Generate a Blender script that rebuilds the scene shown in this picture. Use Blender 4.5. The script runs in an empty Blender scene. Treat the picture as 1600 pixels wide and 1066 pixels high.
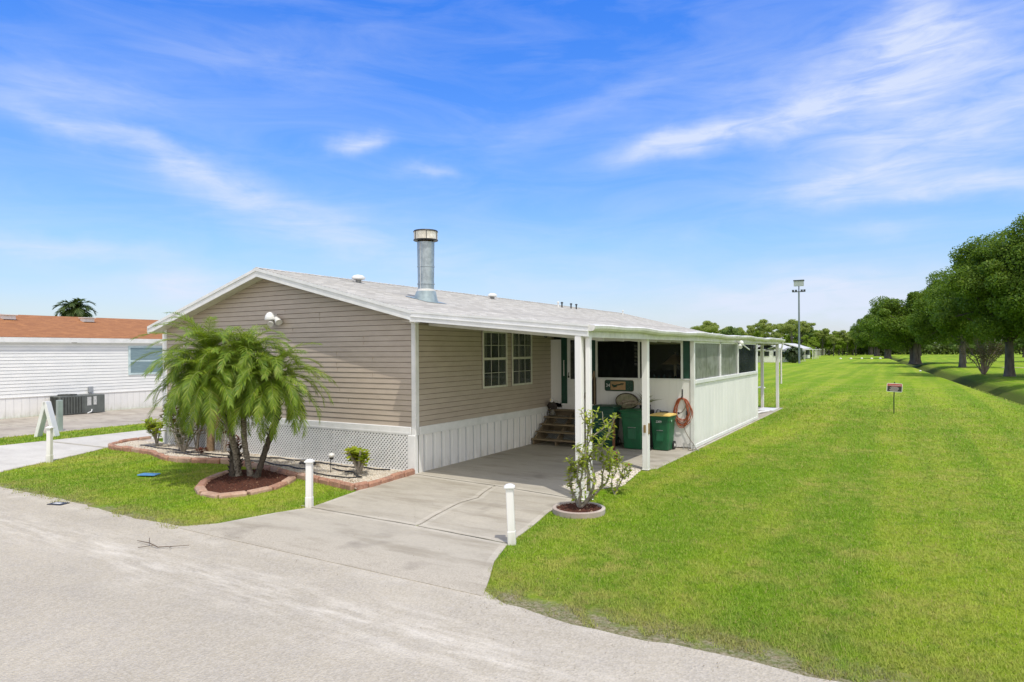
import bpy, math, random
import numpy as np
from mathutils import Vector, Matrix
R = math.radians
random.seed(7)
rng = np.random.default_rng(11)
scene = bpy.context.scene
COL = scene.collection

# ------------------------------------------------------------------ mesh helper
class MB:
    def __init__(s): s.v = []; s.f = []; s.m = []; s.mi = 0
    def quad(s, *p):
        n = len(s.v); s.v += [tuple(q) for q in p]; s.f.append(tuple(range(n, n+len(p)))); s.m.append(s.mi)
    def box(s, x0, x1, y0, y1, z0, z1, mat=None):
        n = len(s.v)
        P = [(x0,y0,z0),(x1,y0,z0),(x1,y1,z0),(x0,y1,z0),(x0,y0,z1),(x1,y0,z1),(x1,y1,z1),(x0,y1,z1)]
        if mat is not None: P = [tuple(mat @ Vector(p)) for p in P]
        s.v += P
        for f in ((3,2,1,0),(4,5,6,7),(0,1,5,4),(1,2,6,5),(2,3,7,6),(3,0,4,7)):
            s.f.append(tuple(n+i for i in f)); s.m.append(s.mi)
    def bbox(s, x0, x1, y0, y1, z0, z1, b=.01, mat=None):
        # box with bevelled vertical and top edges
        pts = [(x0+b,y0),(x1-b,y0),(x1,y0+b),(x1,y1-b),(x1-b,y1),(x0+b,y1),(x0,y1-b),(x0,y0+b)]
        cx, cy = (x0+x1)/2, (y0+y1)/2
        def ins(p): return (p[0]+(b if p[0]<cx else -b)*.8, p[1]+(b if p[1]<cy else -b)*.8)
        rings = [[(p[0],p[1],z0) for p in pts], [(p[0],p[1],z1-b) for p in pts], [(*ins(p),z1) for p in pts]]
        s.loft(rings, True, True, mat)
    def loft(s, rings, cap0=False, cap1=False, mat=None, closed=True):
        n = len(s.v); k = len(rings[0])
        for r in rings:
            s.v += [tuple(mat @ Vector(p)) if mat is not None else tuple(p) for p in r]
        for i in range(len(rings)-1):
            for j in range(k if closed else k-1):
                a = n+i*k+j; b = n+i*k+(j+1)%k
                s.f.append((a, b, b+k, a+k)); s.m.append(s.mi)
        if cap0: s.f.append(tuple(n+j for j in range(k))[::-1]); s.m.append(s.mi)
        if cap1: s.f.append(tuple(n+(len(rings)-1)*k+j for j in range(k))); s.m.append(s.mi)
    def lathe(s, c, prof, n=20, sx=1, sy=1):
        rings = [[(c[0]+r*sx*math.cos(2*math.pi*j/n), c[1]+r*sy*math.sin(2*math.pi*j/n), c[2]+z) for j in range(n)] for r, z in prof]
        s.loft(rings, True, True)
    def tube(s, pts, rad, n=8, caps=True):
        pts = [Vector(p) for p in pts]
        if not hasattr(rad, '__len__'): rad = [rad]*len(pts)
        rings = []; up = None
        for i, p in enumerate(pts):
            t = (pts[min(i+1, len(pts)-1)] - pts[max(i-1, 0)])
            if t.length < 1e-9: t = Vector((0,0,1))
            t.normalize()
            if up is None: up = Vector((0,0,1)) if abs(t.z) < .9 else Vector((1,0,0))
            a = t.cross(up).normalized(); b = a.cross(t).normalized(); up = b
            rings.append([p + (a*math.cos(2*math.pi*j/n) + b*math.sin(2*math.pi*j/n))*rad[i] for j in range(n)])
        s.loft(rings, caps, caps)
    def prism(s, poly, axis, a, b):
        # poly in the plane orthogonal to axis ('x': (y,z), 'y': (x,z), 'z': (x,y))
        def P(p, t): return {'x': (t,p[0],p[1]), 'y': (p[0],t,p[1]), 'z': (p[0],p[1],t)}[axis]
        s.loft([[P(p,a) for p in poly], [P(p,b) for p in poly]], True, True)
    def sphere(s, c, r, n=12, m=8, sx=1, sy=1, sz=1):
        s.lathe((c[0],c[1],c[2]), [(max(1e-4, r*math.sin(math.pi*i/m)), -r*sz*math.cos(math.pi*i/m)) for i in range(m+1)], n, sx, sy)

def wloc(o):
    l = Vector((0,0,0))
    while o is not None: l += o.location; o = o.parent
    return l
def obj(name, mb, mats, parent=None, world=True, smooth=False):
    if not isinstance(mats, (list, tuple)): mats = [mats]
    me = bpy.data.meshes.new(name)
    off = wloc(parent) if (parent is not None and world) else Vector((0,0,0))
    if off.length > 0: vs = [(v[0]-off.x, v[1]-off.y, v[2]-off.z) for v in mb.v]
    else: vs = mb.v
    me.from_pydata(vs, [], mb.f)
    for m in mats: me.materials.append(m)
    me.polygons.foreach_set('material_index', mb.m)
    if smooth:
        me.polygons.foreach_set('use_smooth', [True]*len(me.polygons))
        try: me.set_sharp_from_angle(angle=R(40))
        except Exception: pass
    me.update()
    o = bpy.data.objects.new(name, me); COL.objects.link(o)
    if parent is not None: o.parent = parent
    return o
def npmesh(name, verts, faces_n, mats, parent=None, matidx=None, smooth=False):
    """verts (N,3) numpy, faces: consecutive groups of faces_n vertices"""
    me = bpy.data.meshes.new(name)
    N = len(verts); F = N//faces_n
    me.vertices.add(N); me.vertices.foreach_set('co', np.asarray(verts, dtype=np.float32).ravel())
    me.loops.add(N); me.loops.foreach_set('vertex_index', np.arange(N, dtype=np.int32))
    me.polygons.add(F); me.polygons.foreach_set('loop_start', np.arange(0, N, faces_n, dtype=np.int32))
    if matidx is not None: me.polygons.foreach_set('material_index', matidx)
    for m in (mats if isinstance(mats, (list, tuple)) else [mats]): me.materials.append(m)
    me.update(calc_edges=True); me.validate()
    o = bpy.data.objects.new(name, me); COL.objects.link(o)
    if parent is not None: o.parent = parent
    return o
def empty(name, label, cat, loc=(0,0,0), rz=0, group=None):
    o = bpy.data.objects.new(name, None); COL.objects.link(o); o.empty_display_size = .2
    o.location = loc; o.rotation_euler = (0,0,rz)
    return tag(o, label, cat, group)
def tag(o, label, cat, group=None, kind=None):
    if label: o['label'] = label
    if cat: o['category'] = cat
    if group: o['group'] = group
    if kind: o['kind'] = kind
    return o
def struct(name, mb, mats, label=None):
    o = obj(name, mb, mats); o['kind'] = 'structure'
    return o
def copy_tree(o, parent=None, kids=None):
    c = o.copy(); COL.objects.link(c); c.parent = parent
    for ch in list(o.children): copy_tree(ch, c)
    return c

# ------------------------------------------------------------------ materials
def nt(name):
    m = bpy.data.materials.new(name); m.use_nodes = True
    t = m.node_tree; t.nodes.clear()
    out = t.nodes.new('ShaderNodeOutputMaterial'); p = t.nodes.new('ShaderNodeBsdfPrincipled')
    t.links.new(p.outputs[0], out.inputs[0])
    return m, t, p, out
def N(t, ty, **kw):
    n = t.nodes.new(ty)
    for k, v in kw.items():
        if k in n.inputs.keys(): n.inputs[k].default_value = v
        else: setattr(n, k, v)
    return n
def coords(t, scale=(1,1,1), rot=(0,0,0), kind='Object'):
    tc = N(t, 'ShaderNodeTexCoord'); mp = N(t, 'ShaderNodeMapping')
    mp.inputs['Scale'].default_value = scale; mp.inputs['Rotation'].default_value = rot
    t.links.new(tc.outputs[kind], mp.inputs[0]); return mp.outputs[0]
def noise(t, co, scale, detail=4, rough=.55, lo=.35, hi=.65, dist=0):
    n = N(t, 'ShaderNodeTexNoise', Scale=scale, Detail=detail, Roughness=rough, Distortion=dist)
    t.links.new(co, n.inputs['Vector'])
    r = N(t, 'ShaderNodeMapRange'); r.inputs[1].default_value = lo; r.inputs[2].default_value = hi
    t.links.new(n.outputs[0], r.inputs[0]); return r.outputs[0]
def mix(t, fac, a, b, blend='MIX'):
    m = N(t, 'ShaderNodeMix', data_type='RGBA', blend_type=blend)
    for i, x in ((0, fac), (6, a), (7, b)):
        if hasattr(x, 'is_output'): t.links.new(x, m.inputs[i])
        else: m.inputs[i].default_value = x if i == 0 else (*x, 1)
    return m.outputs[2]
def math_(t, op, a, b=0, clamp=False):
    m = N(t, 'ShaderNodeMath', operation=op, use_clamp=clamp)
    for i, x in enumerate((a, b)):
        if hasattr(x, 'is_output'): t.links.new(x, m.inputs[i])
        else: m.inputs[i].default_value = x
    return m.outputs[0]
def bump(t, p, h, strength=.3, dist=.01):
    b = N(t, 'ShaderNodeBump', Strength=strength, Distance=dist)
    t.links.new(h, b.inputs['Height']); t.links.new(b.outputs[0], p.inputs['Normal']); return b
def M(name, c1, c2=None, scale=4, rough=.6, b=0, bs=60, metal=0, spec=.4, stretch=(1,1,1), fine=None, lo=.35, hi=.65):
    m, t, p, out = nt(name)
    p.inputs['Roughness'].default_value = rough; p.inputs['Metallic'].default_value = metal
    p.inputs['Specular IOR Level'].default_value = spec
    co = coords(t, stretch)
    if c2 is None: c2 = tuple(x*.8 for x in c1)
    col = mix(t, noise(t, co, scale, lo=lo, hi=hi), c1, c2)
    if fine:
        col = mix(t, math_(t, 'MULTIPLY', noise(t, co, fine[0], 2), fine[1]), col, (0,0,0) if len(fine) < 3 else fine[2])
    t.links.new(col, p.inputs['Base Color'])
    if b: bump(t, p, noise(t, co, bs, 3, lo=0, hi=1), b)
    return m
def leafmat(name, c1, c2, c3=None, trans=.3, rough=.5, spec=.3):
    m, t, p, out = nt(name)
    g = N(t, 'ShaderNodeNewGeometry')
    rp = N(t, 'ShaderNodeValToRGB'); e = rp.color_ramp.elements
    e[0].color = (*c1, 1); e[1].color = (*c2, 1)
    if c3: x = rp.color_ramp.elements.new(.93); x.color = (*c2, 1); e[-1].color = (*c3, 1)
    t.links.new(g.outputs['Random Per Island'], rp.inputs[0])
    co = coords(t); f = noise(t, co, .9, 2)
    col = mix(t, math_(t, 'MULTIPLY', f, .35), rp.outputs[0], tuple(x*.5 for x in c1))
    t.links.new(col, p.inputs['Base Color'])
    p.inputs['Roughness'].default_value = rough; p.inputs['Specular IOR Level'].default_value = spec
    tr = N(t, 'ShaderNodeBsdfTranslucent'); mx = N(t, 'ShaderNodeMixShader'); mx.inputs[0].default_value = trans
    t.links.new(mix(t, .5, col, (col_y(c2))), tr.inputs[0])
    t.links.new(p.outputs[0], mx.inputs[1]); t.links.new(tr.outputs[0], mx.inputs[2]); t.links.new(mx.outputs[0], out.inputs[0])
    return m
def col_y(c): return (min(1, c[0]*1.4), min(1, c[1]*1.3), c[2]*.6)

white = M('white_paint', (.80,.80,.79), (.70,.71,.70), 2.5, .45, .05, 90, fine=(9,.10,(.45,.43,.38)))
white_old = M('weathered_white_metal', (.80,.79,.76), (.66,.65,.62), 3, .4, .05, 40, fine=(14,.18,(.35,.34,.30)))
def panelmat():
    m, t, p, out = nt('white_wall_panel')
    co = coords(t, (1,1,.35)); c = mix(t, noise(t, co, 1.2), (.84,.83,.81), (.77,.765,.75))
    o2 = coords(t); sp = N(t, 'ShaderNodeSeparateXYZ'); t.links.new(o2, sp.inputs[0])
    mr = N(t, 'ShaderNodeMapRange'); mr.inputs[1].default_value = .42; mr.inputs[2].default_value = .02; t.links.new(sp.outputs['Z'], mr.inputs[0])
    dirt = math_(t, 'MULTIPLY', mr.outputs[0], noise(t, coords(t, (3,3,.8)), 2.2, 5, .7, lo=.38, hi=.66))
    c = mix(t, math_(t, 'MULTIPLY', dirt, .55), c, (.42,.40,.31))
    c = mix(t, math_(t, 'MULTIPLY', noise(t, coords(t, (9,9,.5)), 2.0, 4, .6, lo=.52, hi=.75), .22), c, (.55,.54,.48))
    t.links.new(c, p.inputs['Base Color']); p.inputs['Roughness'].default_value = .5; p.inputs['Specular IOR Level'].default_value = .35
    bump(t, p, noise(t, coords(t, (.7,.7,.3)), 1.5, 3, lo=0, hi=1), .25, .05); return m
white_panel = panelmat()
cream = M('cream_frame', (.66,.65,.55), (.56,.55,.46), 6, .5)
taupe = M('taupe_vinyl', (.48,.41,.335), (.44,.37,.30), 1.6, .5, .04, 120, stretch=(1,1,3), fine=(3,.10,(.22,.18,.15)))
groove_shade = M('siding_groove_shade', (.27,.22,.175), (.22,.18,.145), 3, .8)  # shadow gap of each lap put into a darker taupe
whiteside = M('white_vinyl', (.84,.84,.82), (.76,.77,.76), 1.2, .45, stretch=(1,1,3))
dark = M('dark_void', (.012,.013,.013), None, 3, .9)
black = M('black_plastic', (.02,.02,.02), (.035,.035,.035), 5, .45)
galv = M('galvanized_steel', (.36,.42,.45), (.27,.32,.35), 11, .42, .1, 40, metal=.55, spec=.5, stretch=(1,1,.7), fine=(60,.2,(.55,.6,.62)), lo=.4, hi=.6)
galvflash = M('painted_flashing', (.34,.42,.44), (.25,.31,.33), 7, .5, metal=.3)
darkgreen = M('dark_green_paint', (.012,.07,.045), (.01,.05,.03), 5, .45)
bin_green = M('green_bin_plastic', (.012,.115,.045), (.010,.085,.035), 4, .42, .08, 150)
bin_dark = M('dark_green_bin_plastic', (.008,.075,.045), (.006,.05,.03), 4, .45, .08, 150)
yellow = M('sun_faded_yellow_plastic', (.82,.60,.20), (.68,.46,.12), 4, .5, .05, 100)
wood = M('brown_stained_deck_boards', (.27,.21,.13), (.17,.13,.08), 5, .75, .2, 40, stretch=(.25,1,1))
wood_grey = M('driftwood', (.36,.30,.23), (.20,.16,.12), 9, .8, .3, 30)
orange = M('orange_rubber_cord', (.46,.12,.05), (.28,.07,.03), 12, .5)
brick = M('terracotta_edging', (.40,.20,.13), (.27,.13,.09), 6, .85, .6, 45, lo=.38, hi=.62, fine=(30,.35,(.5,.36,.27)))
brick_pale = M('faded_terracotta_edging', (.46,.30,.22), (.33,.19,.13), 6, .85, .6, 45, fine=(30,.35,(.5,.4,.32)))
mulch = M('dark_red_mulch', (.085,.03,.018), (.035,.016,.012), 30, .95, 1, 55)
bark = M('palm_bark', (.30,.26,.21), (.13,.11,.085), 16, .9, .8, 30, stretch=(1,1,2.5), lo=.4, hi=.6)
bark_dark = M('dark_fibrous_bark', (.10,.08,.06), (.035,.03,.022), 16, .95, 1, 30)
oakbark = M('oak_bark', (.14,.125,.105), (.07,.062,.055), 3, .9, .6, 8, stretch=(1,1,.3))
greybark = M('grey_branch_bark', (.38,.34,.28), (.24,.21,.17), 20, .85, .4, 60)
glass = None
def glassmat(name, tint=(.02,.025,.025), rough=.06, alpha=.45, spec=.6):
    m, t, p, out = nt(name)
    co = coords(t)
    t.links.new(mix(t, noise(t, co, 1.4), tint, tuple(x*1.6 for x in tint)), p.inputs['Base Color'])
    p.inputs['Roughness'].default_value = rough; p.inputs['Specular IOR Level'].default_value = spec
    tr = N(t, 'ShaderNodeBsdfTransparent'); mx = N(t, 'ShaderNodeMixShader'); mx.inputs[0].default_value = alpha
    t.links.new(p.outputs[0], mx.inputs[1]); t.links.new(tr.outputs[0], mx.inputs[2]); t.links.new(mx.outputs[0], out.inputs[0])
    return m
glass = glassmat('window_glass')
win_glass = glassmat('house_window_glass', (.085,.10,.09), .05, .58, .9)
screen = glassmat('insect_screen', (.014,.016,.016), .9, .68, .05)
screen_thick = glassmat('dense_dark_screen', (.018,.024,.022), .8, .3, .1)
def vinylmat():
    m, t, p, out = nt('clear_vinyl_panel')
    co = coords(t, (1,1,1))
    f = noise(t, co, 1.9, 5, lo=.42, hi=.62, dist=1.2)
    c = mix(t, f, (.13,.135,.13), (.25,.26,.255))
    f2 = noise(t, coords(t, (1,5,.4)), 2.0, 4, lo=.5, hi=.7)
    c = mix(t, math_(t, 'MULTIPLY', f2, .55), c, (.34,.34,.32))
    t.links.new(c, p.inputs['Base Color']); p.inputs['Roughness'].default_value = .3
    bump(t, p, noise(t, coords(t, (1,3,.7)), 2.2, 3, lo=0, hi=1), .35, .05)
    return m
vinyl = vinylmat()

def roofmat(name, ax, ca, cb, cc, width=.30, row=.14, squash=1):
    """shingles: ax picks the world axis along the courses"""
    m, t, p, out = nt(name)
    tc = N(t, 'ShaderNodeTexCoord'); sp = N(t, 'ShaderNodeSeparateXYZ'); t.links.new(tc.outputs['Object'], sp.inputs[0])
    cm = N(t, 'ShaderNodeCombineXYZ')
    t.links.new(sp.outputs['Y' if ax == 'y' else 'X'], cm.inputs[0]); t.links.new(sp.outputs['X' if ax == 'y' else 'Y'], cm.inputs[1])
    br = N(t, 'ShaderNodeTexBrick', offset=.37, squash=1)
    br.inputs['Scale'].default_value = 1; br.inputs['Brick Width'].default_value = width; br.inputs['Row Height'].default_value = row
    br.inputs['Mortar Size'].default_value = .006; br.inputs['Bias'].default_value = 0; br.inputs['Mortar Smooth'].default_value = .3
    br.inputs['Color1'].default_value = (*ca,1); br.inputs['Color2'].default_value = (*cb,1); br.inputs['Mortar'].default_value = (*cc,1)
    t.links.new(cm.outputs[0], br.inputs['Vector'])
    c = mix(t, math_(t, 'MULTIPLY', noise(t, tc.outputs['Object'], 2.2, 4), .35), br.outputs[0], cb)
    c = mix(t, math_(t, 'MULTIPLY', noise(t, tc.outputs['Object'], 70, 2), .25), c, tuple(x*.5 for x in ca))
    t.links.new(c, p.inputs['Base Color']); p.inputs['Roughness'].default_value = .9; p.inputs['Specular IOR Level'].default_value = .2
    bump(t, p, br.outputs['Fac'], -.6, .02)
    return m
shingle = roofmat('pale_grey_shingles', 'y', (.65,.635,.60), (.45,.435,.405), (.36,.345,.32), .34, .15)
shingle_brown = roofmat('orange_brown_shingles', 'y', (.40,.185,.08), (.29,.13,.06), (.20,.09,.05))

def grassmat(name, blades=False):
    m, t, p, out = nt(name)
    tc = N(t, 'ShaderNodeTexCoord'); co = tc.outputs['Object']
    big = noise(t, co, .16, 5, lo=.36, hi=.64); mid = noise(t, co, .9, 5, .65, lo=.38, hi=.62); fine = noise(t, co, 9, 6, .75, lo=.36, hi=.64)
    stripes = noise(t, coords(t, (.75,.03,1), (0,0,R(3))), 1.0, 2, lo=.42, hi=.58)
    c = mix(t, big, (.215,.36,.014), (.36,.48,.03))
    c = mix(t, math_(t, 'MULTIPLY', mid, .65), c, (.38,.42,.06))
    c = mix(t, math_(t, 'MULTIPLY', stripes, .66), c, (.135,.29,.011))
    dry = math_(t, 'MULTIPLY', noise(t, co, .45, 6, .7, lo=.45, hi=.62), noise(t, co, 2.6, 5, .7, lo=.42, hi=.60))
    c = mix(t, math_(t, 'MULTIPLY', dry, .70), c, (.50,.43,.13))
    tuft = noise(t, co, 3.4, 4, .6, lo=.52, hi=.66)
    c = mix(t, math_(t, 'MULTIPLY', tuft, .45), c, (.07,.20,.008))
    # the strip of worn turf along the road edge
    sp = N(t, 'ShaderNodeSeparateXYZ'); t.links.new(co, sp.inputs[0])
    e = N(t, 'ShaderNodeMapRange'); e.inputs[1].default_value = 7.4; e.inputs[2].default_value = 6.5
    t.links.new(sp.outputs['Y'], e.inputs[0])
    edge = math_(t, 'MULTIPLY', e.outputs[0], noise(t, co, 1.7, 5, .7, lo=.40, hi=.60))
    c = mix(t, math_(t, 'MULTIPLY', edge, .85), c, (.33,.27,.12))
    e2 = N(t, 'ShaderNodeMapRange'); e2.inputs[1].default_value = 6.75; e2.inputs[2].default_value = 6.45
    t.links.new(math_(t, 'ADD', sp.outputs['Y'], math_(t, 'MULTIPLY', math_(t, 'SUBTRACT', noise(t, co, 2.1, 5, .7, lo=.2, hi=.8), .5), .8)), e2.inputs[0])
    e3 = N(t, 'ShaderNodeMapRange'); e3.inputs[1].default_value = -.6; e3.inputs[2].default_value = .6; t.links.new(sp.outputs['X'], e3.inputs[0])
    c = mix(t, math_(t, 'MULTIPLY', e2.outputs[0], .25 if blades else .95), c, mix(t, noise(t, co, 24, 4, .8, lo=.40, hi=.62), (.50,.43,.32), (.20,.155,.075)))
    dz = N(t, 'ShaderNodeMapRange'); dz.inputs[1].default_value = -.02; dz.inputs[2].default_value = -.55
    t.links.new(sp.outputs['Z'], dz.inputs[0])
    c = mix(t, math_(t, 'MULTIPLY', dz.outputs[0], .85), c, (.075,.062,.030))  # ditch bank: brown dirt and shade painted together, darker with depth
    if blades:
        g = N(t, 'ShaderNodeNewGeometry')
        c = mix(t, math_(t, 'MULTIPLY', g.outputs['Random Per Island'], .55), c, (.46,.52,.09))
        r2 = N(t, 'ShaderNodeMapRange'); r2.inputs[1].default_value = .93; r2.inputs[2].default_value = .95
        t.links.new(g.outputs['Random Per Island'], r2.inputs[0])
        c = mix(t, math_(t, 'MULTIPLY', r2.outputs[0], .8), c, (.42,.33,.14))
        p.inputs['Roughness'].default_value = .5; p.inputs['Specular IOR Level'].default_value = .25
        tr = N(t, 'ShaderNodeBsdfTranslucent'); mx = N(t, 'ShaderNodeMixShader'); mx.inputs[0].default_value = .35
        t.links.new(c, tr.inputs[0]); t.links.new(p.outputs[0], mx.inputs[1]); t.links.new(tr.outputs[0], mx.inputs[2]); t.links.new(mx.outputs[0], out.inputs[0])
    else:
        c = mix(t, math_(t, 'MULTIPLY', fine, .55), c, (.07,.16,.006))
        p.inputs['Roughness'].default_value = .9; p.inputs['Specular IOR Level'].default_value = .05
        bump(t, p, noise(t, co, 14, 6, .8, lo=0, hi=1), .8, .08)
    t.links.new(c, p.inputs['Base Color'])
    return m
turf = grassmat('turf'); blade = grassmat('grass_blades', True)

def roadmat():
    m, t, p, out = nt('pale_chip_seal')
    tc = N(t, 'ShaderNodeTexCoord'); co = tc.outputs['Object']
    c = mix(t, noise(t, co, .35, 5, .6), (.425,.385,.31), (.365,.33,.265))
    c = mix(t, math_(t, 'MULTIPLY', noise(t, co, 2.3, 5, .7, lo=.45, hi=.62), .4), c, (.34,.315,.275))
    # pale sand washed along the road in a drifting band
    sp = N(t, 'ShaderNodeSeparateXYZ'); t.links.new(co, sp.inputs[0])
    w = N(t, 'ShaderNodeTexNoise', Scale=.5, Detail=3); t.links.new(co, w.inputs['Vector'])
    yy = math_(t, 'ADD', sp.outputs['Y'], math_(t, 'MULTIPLY', math_(t, 'SUBTRACT', w.outputs[0], .5), 1.6))
    band = math_(t, 'SUBTRACT', 1, math_(t, 'MULTIPLY', math_(t, 'ABSOLUTE', math_(t, 'SUBTRACT', yy, 5.15)), 1.25), True)
    st = noise(t, coords(t, (.45,2.4,1), (0,0,R(-4))), 2.1, 7, .75, lo=.44, hi=.64)
    c = mix(t, math_(t, 'MULTIPLY', math_(t, 'MULTIPLY', band, st), .66), c, (.68,.64,.56))
    edge = math_(t, 'SUBTRACT', 1, math_(t, 'MULTIPLY', math_(t, 'ABSOLUTE', math_(t, 'SUBTRACT', yy, 6.35)), 3.2), True)
    c = mix(t, math_(t, 'MULTIPLY', math_(t, 'MULTIPLY', edge, noise(t, co, 3, 5)), .5), c, (.60,.56,.48))
    v = N(t, 'ShaderNodeTexVoronoi', Scale=46); t.links.new(co, v.inputs['Vector'])
    g = N(t, 'ShaderNodeRGBToBW'); t.links.new(v.outputs['Color'], g.inputs[0])
    sr = N(t, 'ShaderNodeMapRange'); sr.inputs[1].default_value = .3; sr.inputs[2].default_value = .75; t.links.new(g.outputs[0], sr.inputs[0])
    c = mix(t, math_(t, 'MULTIPLY', sr.outputs[0], .30), c, (.62,.575,.50))
    v2 = noise(t, co, 34, 3, .7, lo=.52, hi=.70)
    c = mix(t, math_(t, 'MULTIPLY', v2, .38), c, (.24,.21,.17))
    t.links.new(c, p.inputs['Base Color']); p.inputs['Roughness'].default_value = .9; p.inputs['Specular IOR Level'].default_value = .15
    bump(t, p, v.outputs['Distance'], .5, .015)
    return m
def concmat(name, a, b_, stain=(.30,.275,.235), amt=.5, fade=False):
    m, t, p, out = nt(name)
    tc = N(t, 'ShaderNodeTexCoord'); co = tc.outputs['Object']
    c = mix(t, noise(t, co, .6, 5, .6), a, b_)
    c = mix(t, math_(t, 'MULTIPLY', noise(t, coords(t, (.6,1.6,1), (0,0,R(20))), 1.1, 6, .7, lo=.48, hi=.68), amt), c, stain)
    c = mix(t, math_(t, 'MULTIPLY', noise(t, co, 26, 4, .8, lo=.42, hi=.7), .32), c, tuple(x*.55 for x in a))
    if fade:
        sp = N(t, 'ShaderNodeSeparateXYZ'); t.links.new(co, sp.inputs[0]); mr = N(t, 'ShaderNodeMapRange', interpolation_type='SMOOTHSTEP'); mr.inputs[1].default_value = 7.7; mr.inputs[2].default_value = 6.5
        t.links.new(math_(t, 'ADD', sp.outputs['Y'], math_(t, 'MULTIPLY', math_(t, 'SUBTRACT', noise(t, co, 1.2, 4, lo=.2, hi=.8), .5), .7)), mr.inputs[0])
        g2 = mix(t, noise(t, co, 46, 2), (.47,.43,.355), (.36,.325,.265)); c = mix(t, mr.outputs[0], c, g2)
        st_ = noise(t, coords(t, (.35,1.5,1), (0,0,R(-10))), 1.4, 6, .65, lo=.50, hi=.66); c = mix(t, math_(t, 'MULTIPLY', st_, .60), c, (.25,.22,.17))
        oil = noise(t, co, .95, 3, .5, lo=.62, hi=.74); c = mix(t, math_(t, 'MULTIPLY', oil, .5), c, (.15,.13,.11))
    t.links.new(c, p.inputs['Base Color']); p.inputs['Roughness'].default_value = .85; p.inputs['Specular IOR Level'].default_value = .2
    bump(t, p, noise(t, co, 90, 4, lo=0, hi=1), .25, .004)
    return m
road_m = roadmat()
conc = concmat('concrete', (.455,.42,.35), (.39,.36,.30), fade=True)
conc_edge = concmat('trowelled_concrete', (.50,.465,.395), (.45,.42,.355), amt=.2, fade=True)
conc_old = concmat('stained_concrete', (.45,.41,.34), (.36,.32,.27), (.22,.19,.16), .8)
conc_white = concmat('pale_concrete', (.60,.58,.53), (.52,.50,.45), amt=.3)

# ------------------------------------------------------------------ ground
def dir_s(x, y): return x + .051*(y-40)
def zg(x, y):
    s = dir_s(x, y)
    k = min(1, max(0, (y-9)/8))
    prof = [(-9e9,0),(4.7,0),(5.0,-.05),(5.4,-.30),(5.9,-.80),(6.2,-1.0),(6.9,-1.0),(7.3,-.80),(8.1,-.35),(9.1,-.10),(10.2,0),(9e9,0)]
    for (a, za), (b, zb) in zip(prof, prof[1:]):
        if s <= b: return k*(za + (zb-za)*(s-a)/(b-a)) if b-a < 100 else 0
    return 0
g = MB()
S = [-3500,-900,-300,-120,-60,-40,-30,-20,-14,-10,-6,-3,0,2,3.5,4.7,5.0,5.4,5.9,6.2,6.9,7.3,8.1,9.1,10.2,12,16,24,40,80,160,400,1200,3500]
Yv = [-300,-60,-20,0,6.2,9,11,13,15,17,20,24,28,34,40,48,58,70,85,100,120,150,190,240,300,400,600,1000,1800,4000]
for y in Yv:
    for s_ in S:
        x = s_ - .051*(min(max(y, 0), 600)-40); g.v.append((x, y, zg(x, y)))
for i in range(len(Yv)-1):
    for j in range(len(S)-1):
        a = i*len(S)+j; g.f.append((a, a+1, a+1+len(S), a+len(S))); g.m.append(0)
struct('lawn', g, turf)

def jit(poly, step=.25, amp=.03, seed=1, flt=None):
    """subdivide the outline and roughen it"""
    rr = random.Random(seed); o = []
    for i, a in enumerate(poly):
        b = poly[(i+1) % len(poly)]; L = math.hypot(b[0]-a[0], b[1]-a[1]); n = max(1, int(L/step))
        if flt and not flt(a, b): n = 1
        for k in range(n):
            t_ = k/n; q = (a[0]+(b[0]-a[0])*t_, a[1]+(b[1]-a[1])*t_)
            o.append((q[0]+rr.uniform(-amp, amp), q[1]+rr.uniform(-amp, amp)) if (k or n > 1) else q)
    return o
def sheet(name, poly, z, m):
    s = MB(); s.quad(*[(x, y, z) for x, y in poly]); return struct(name, s, m)
road_poly = [(-90,-30),(60,-30),(60,6.3),(2,6.3),(-.5,6.26),(-1.7,6.24),(-3,6.2),(-3.9,6.32),(-4.3,6.5),(-10.2,6.5),(-11.6,6.42),(-14.2,6.56),(-16.6,6.5),(-18.6,6.9),(-24.2,6.7),(-26.5,6.5),(-90,6.4)]
def near(a, b): return max(abs(a[0]), abs(b[0])) < 30 and min(a[1], b[1]) > 0
sheet('road', jit(road_poly, .22, .035, 3, near), .006, road_m)

def slab(name, polys, m_in, m_out, z0, inset=.09, h=.0):
    """each slab: trowelled rim and a broomed middle; open joints between slabs"""
    s = MB()
    for poly in polys:
        c = (sum(p[0] for p in poly)/len(poly), sum(p[1] for p in poly)/len(poly))
        n = len(poly); inn = []
        for i in range(n):
            a = Vector(poly[i-1]); b = Vector(poly[i]); d = Vector(poly[(i+1) % n])
            n1 = Vector((-(b-a).y, (b-a).x)).normalized(); n2 = Vector((-(d-b).y, (d-b).x)).normalized()
            nn = (n1+n2); nn = nn/max(.5, nn.length_squared/2*1.0) if nn.length > 1e-6 else n1
            inn.append(tuple(b + nn*inset))
        s.mi = 1
        for i in range(n):
            j = (i+1) % n
            s.quad((*poly[i],z0),(*poly[j],z0),(*inn[j],z0+.002),(*inn[i],z0+.002))
            s.quad((*poly[i],z0-.06),(*poly[j],z0-.06),(*poly[j],z0),(*poly[i],z0))
        s.mi = 0; s.quad(*[(x,y,z0+.002) for x,y in inn])
    return struct(name, s, [m_in, m_out])
J = .012
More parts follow.
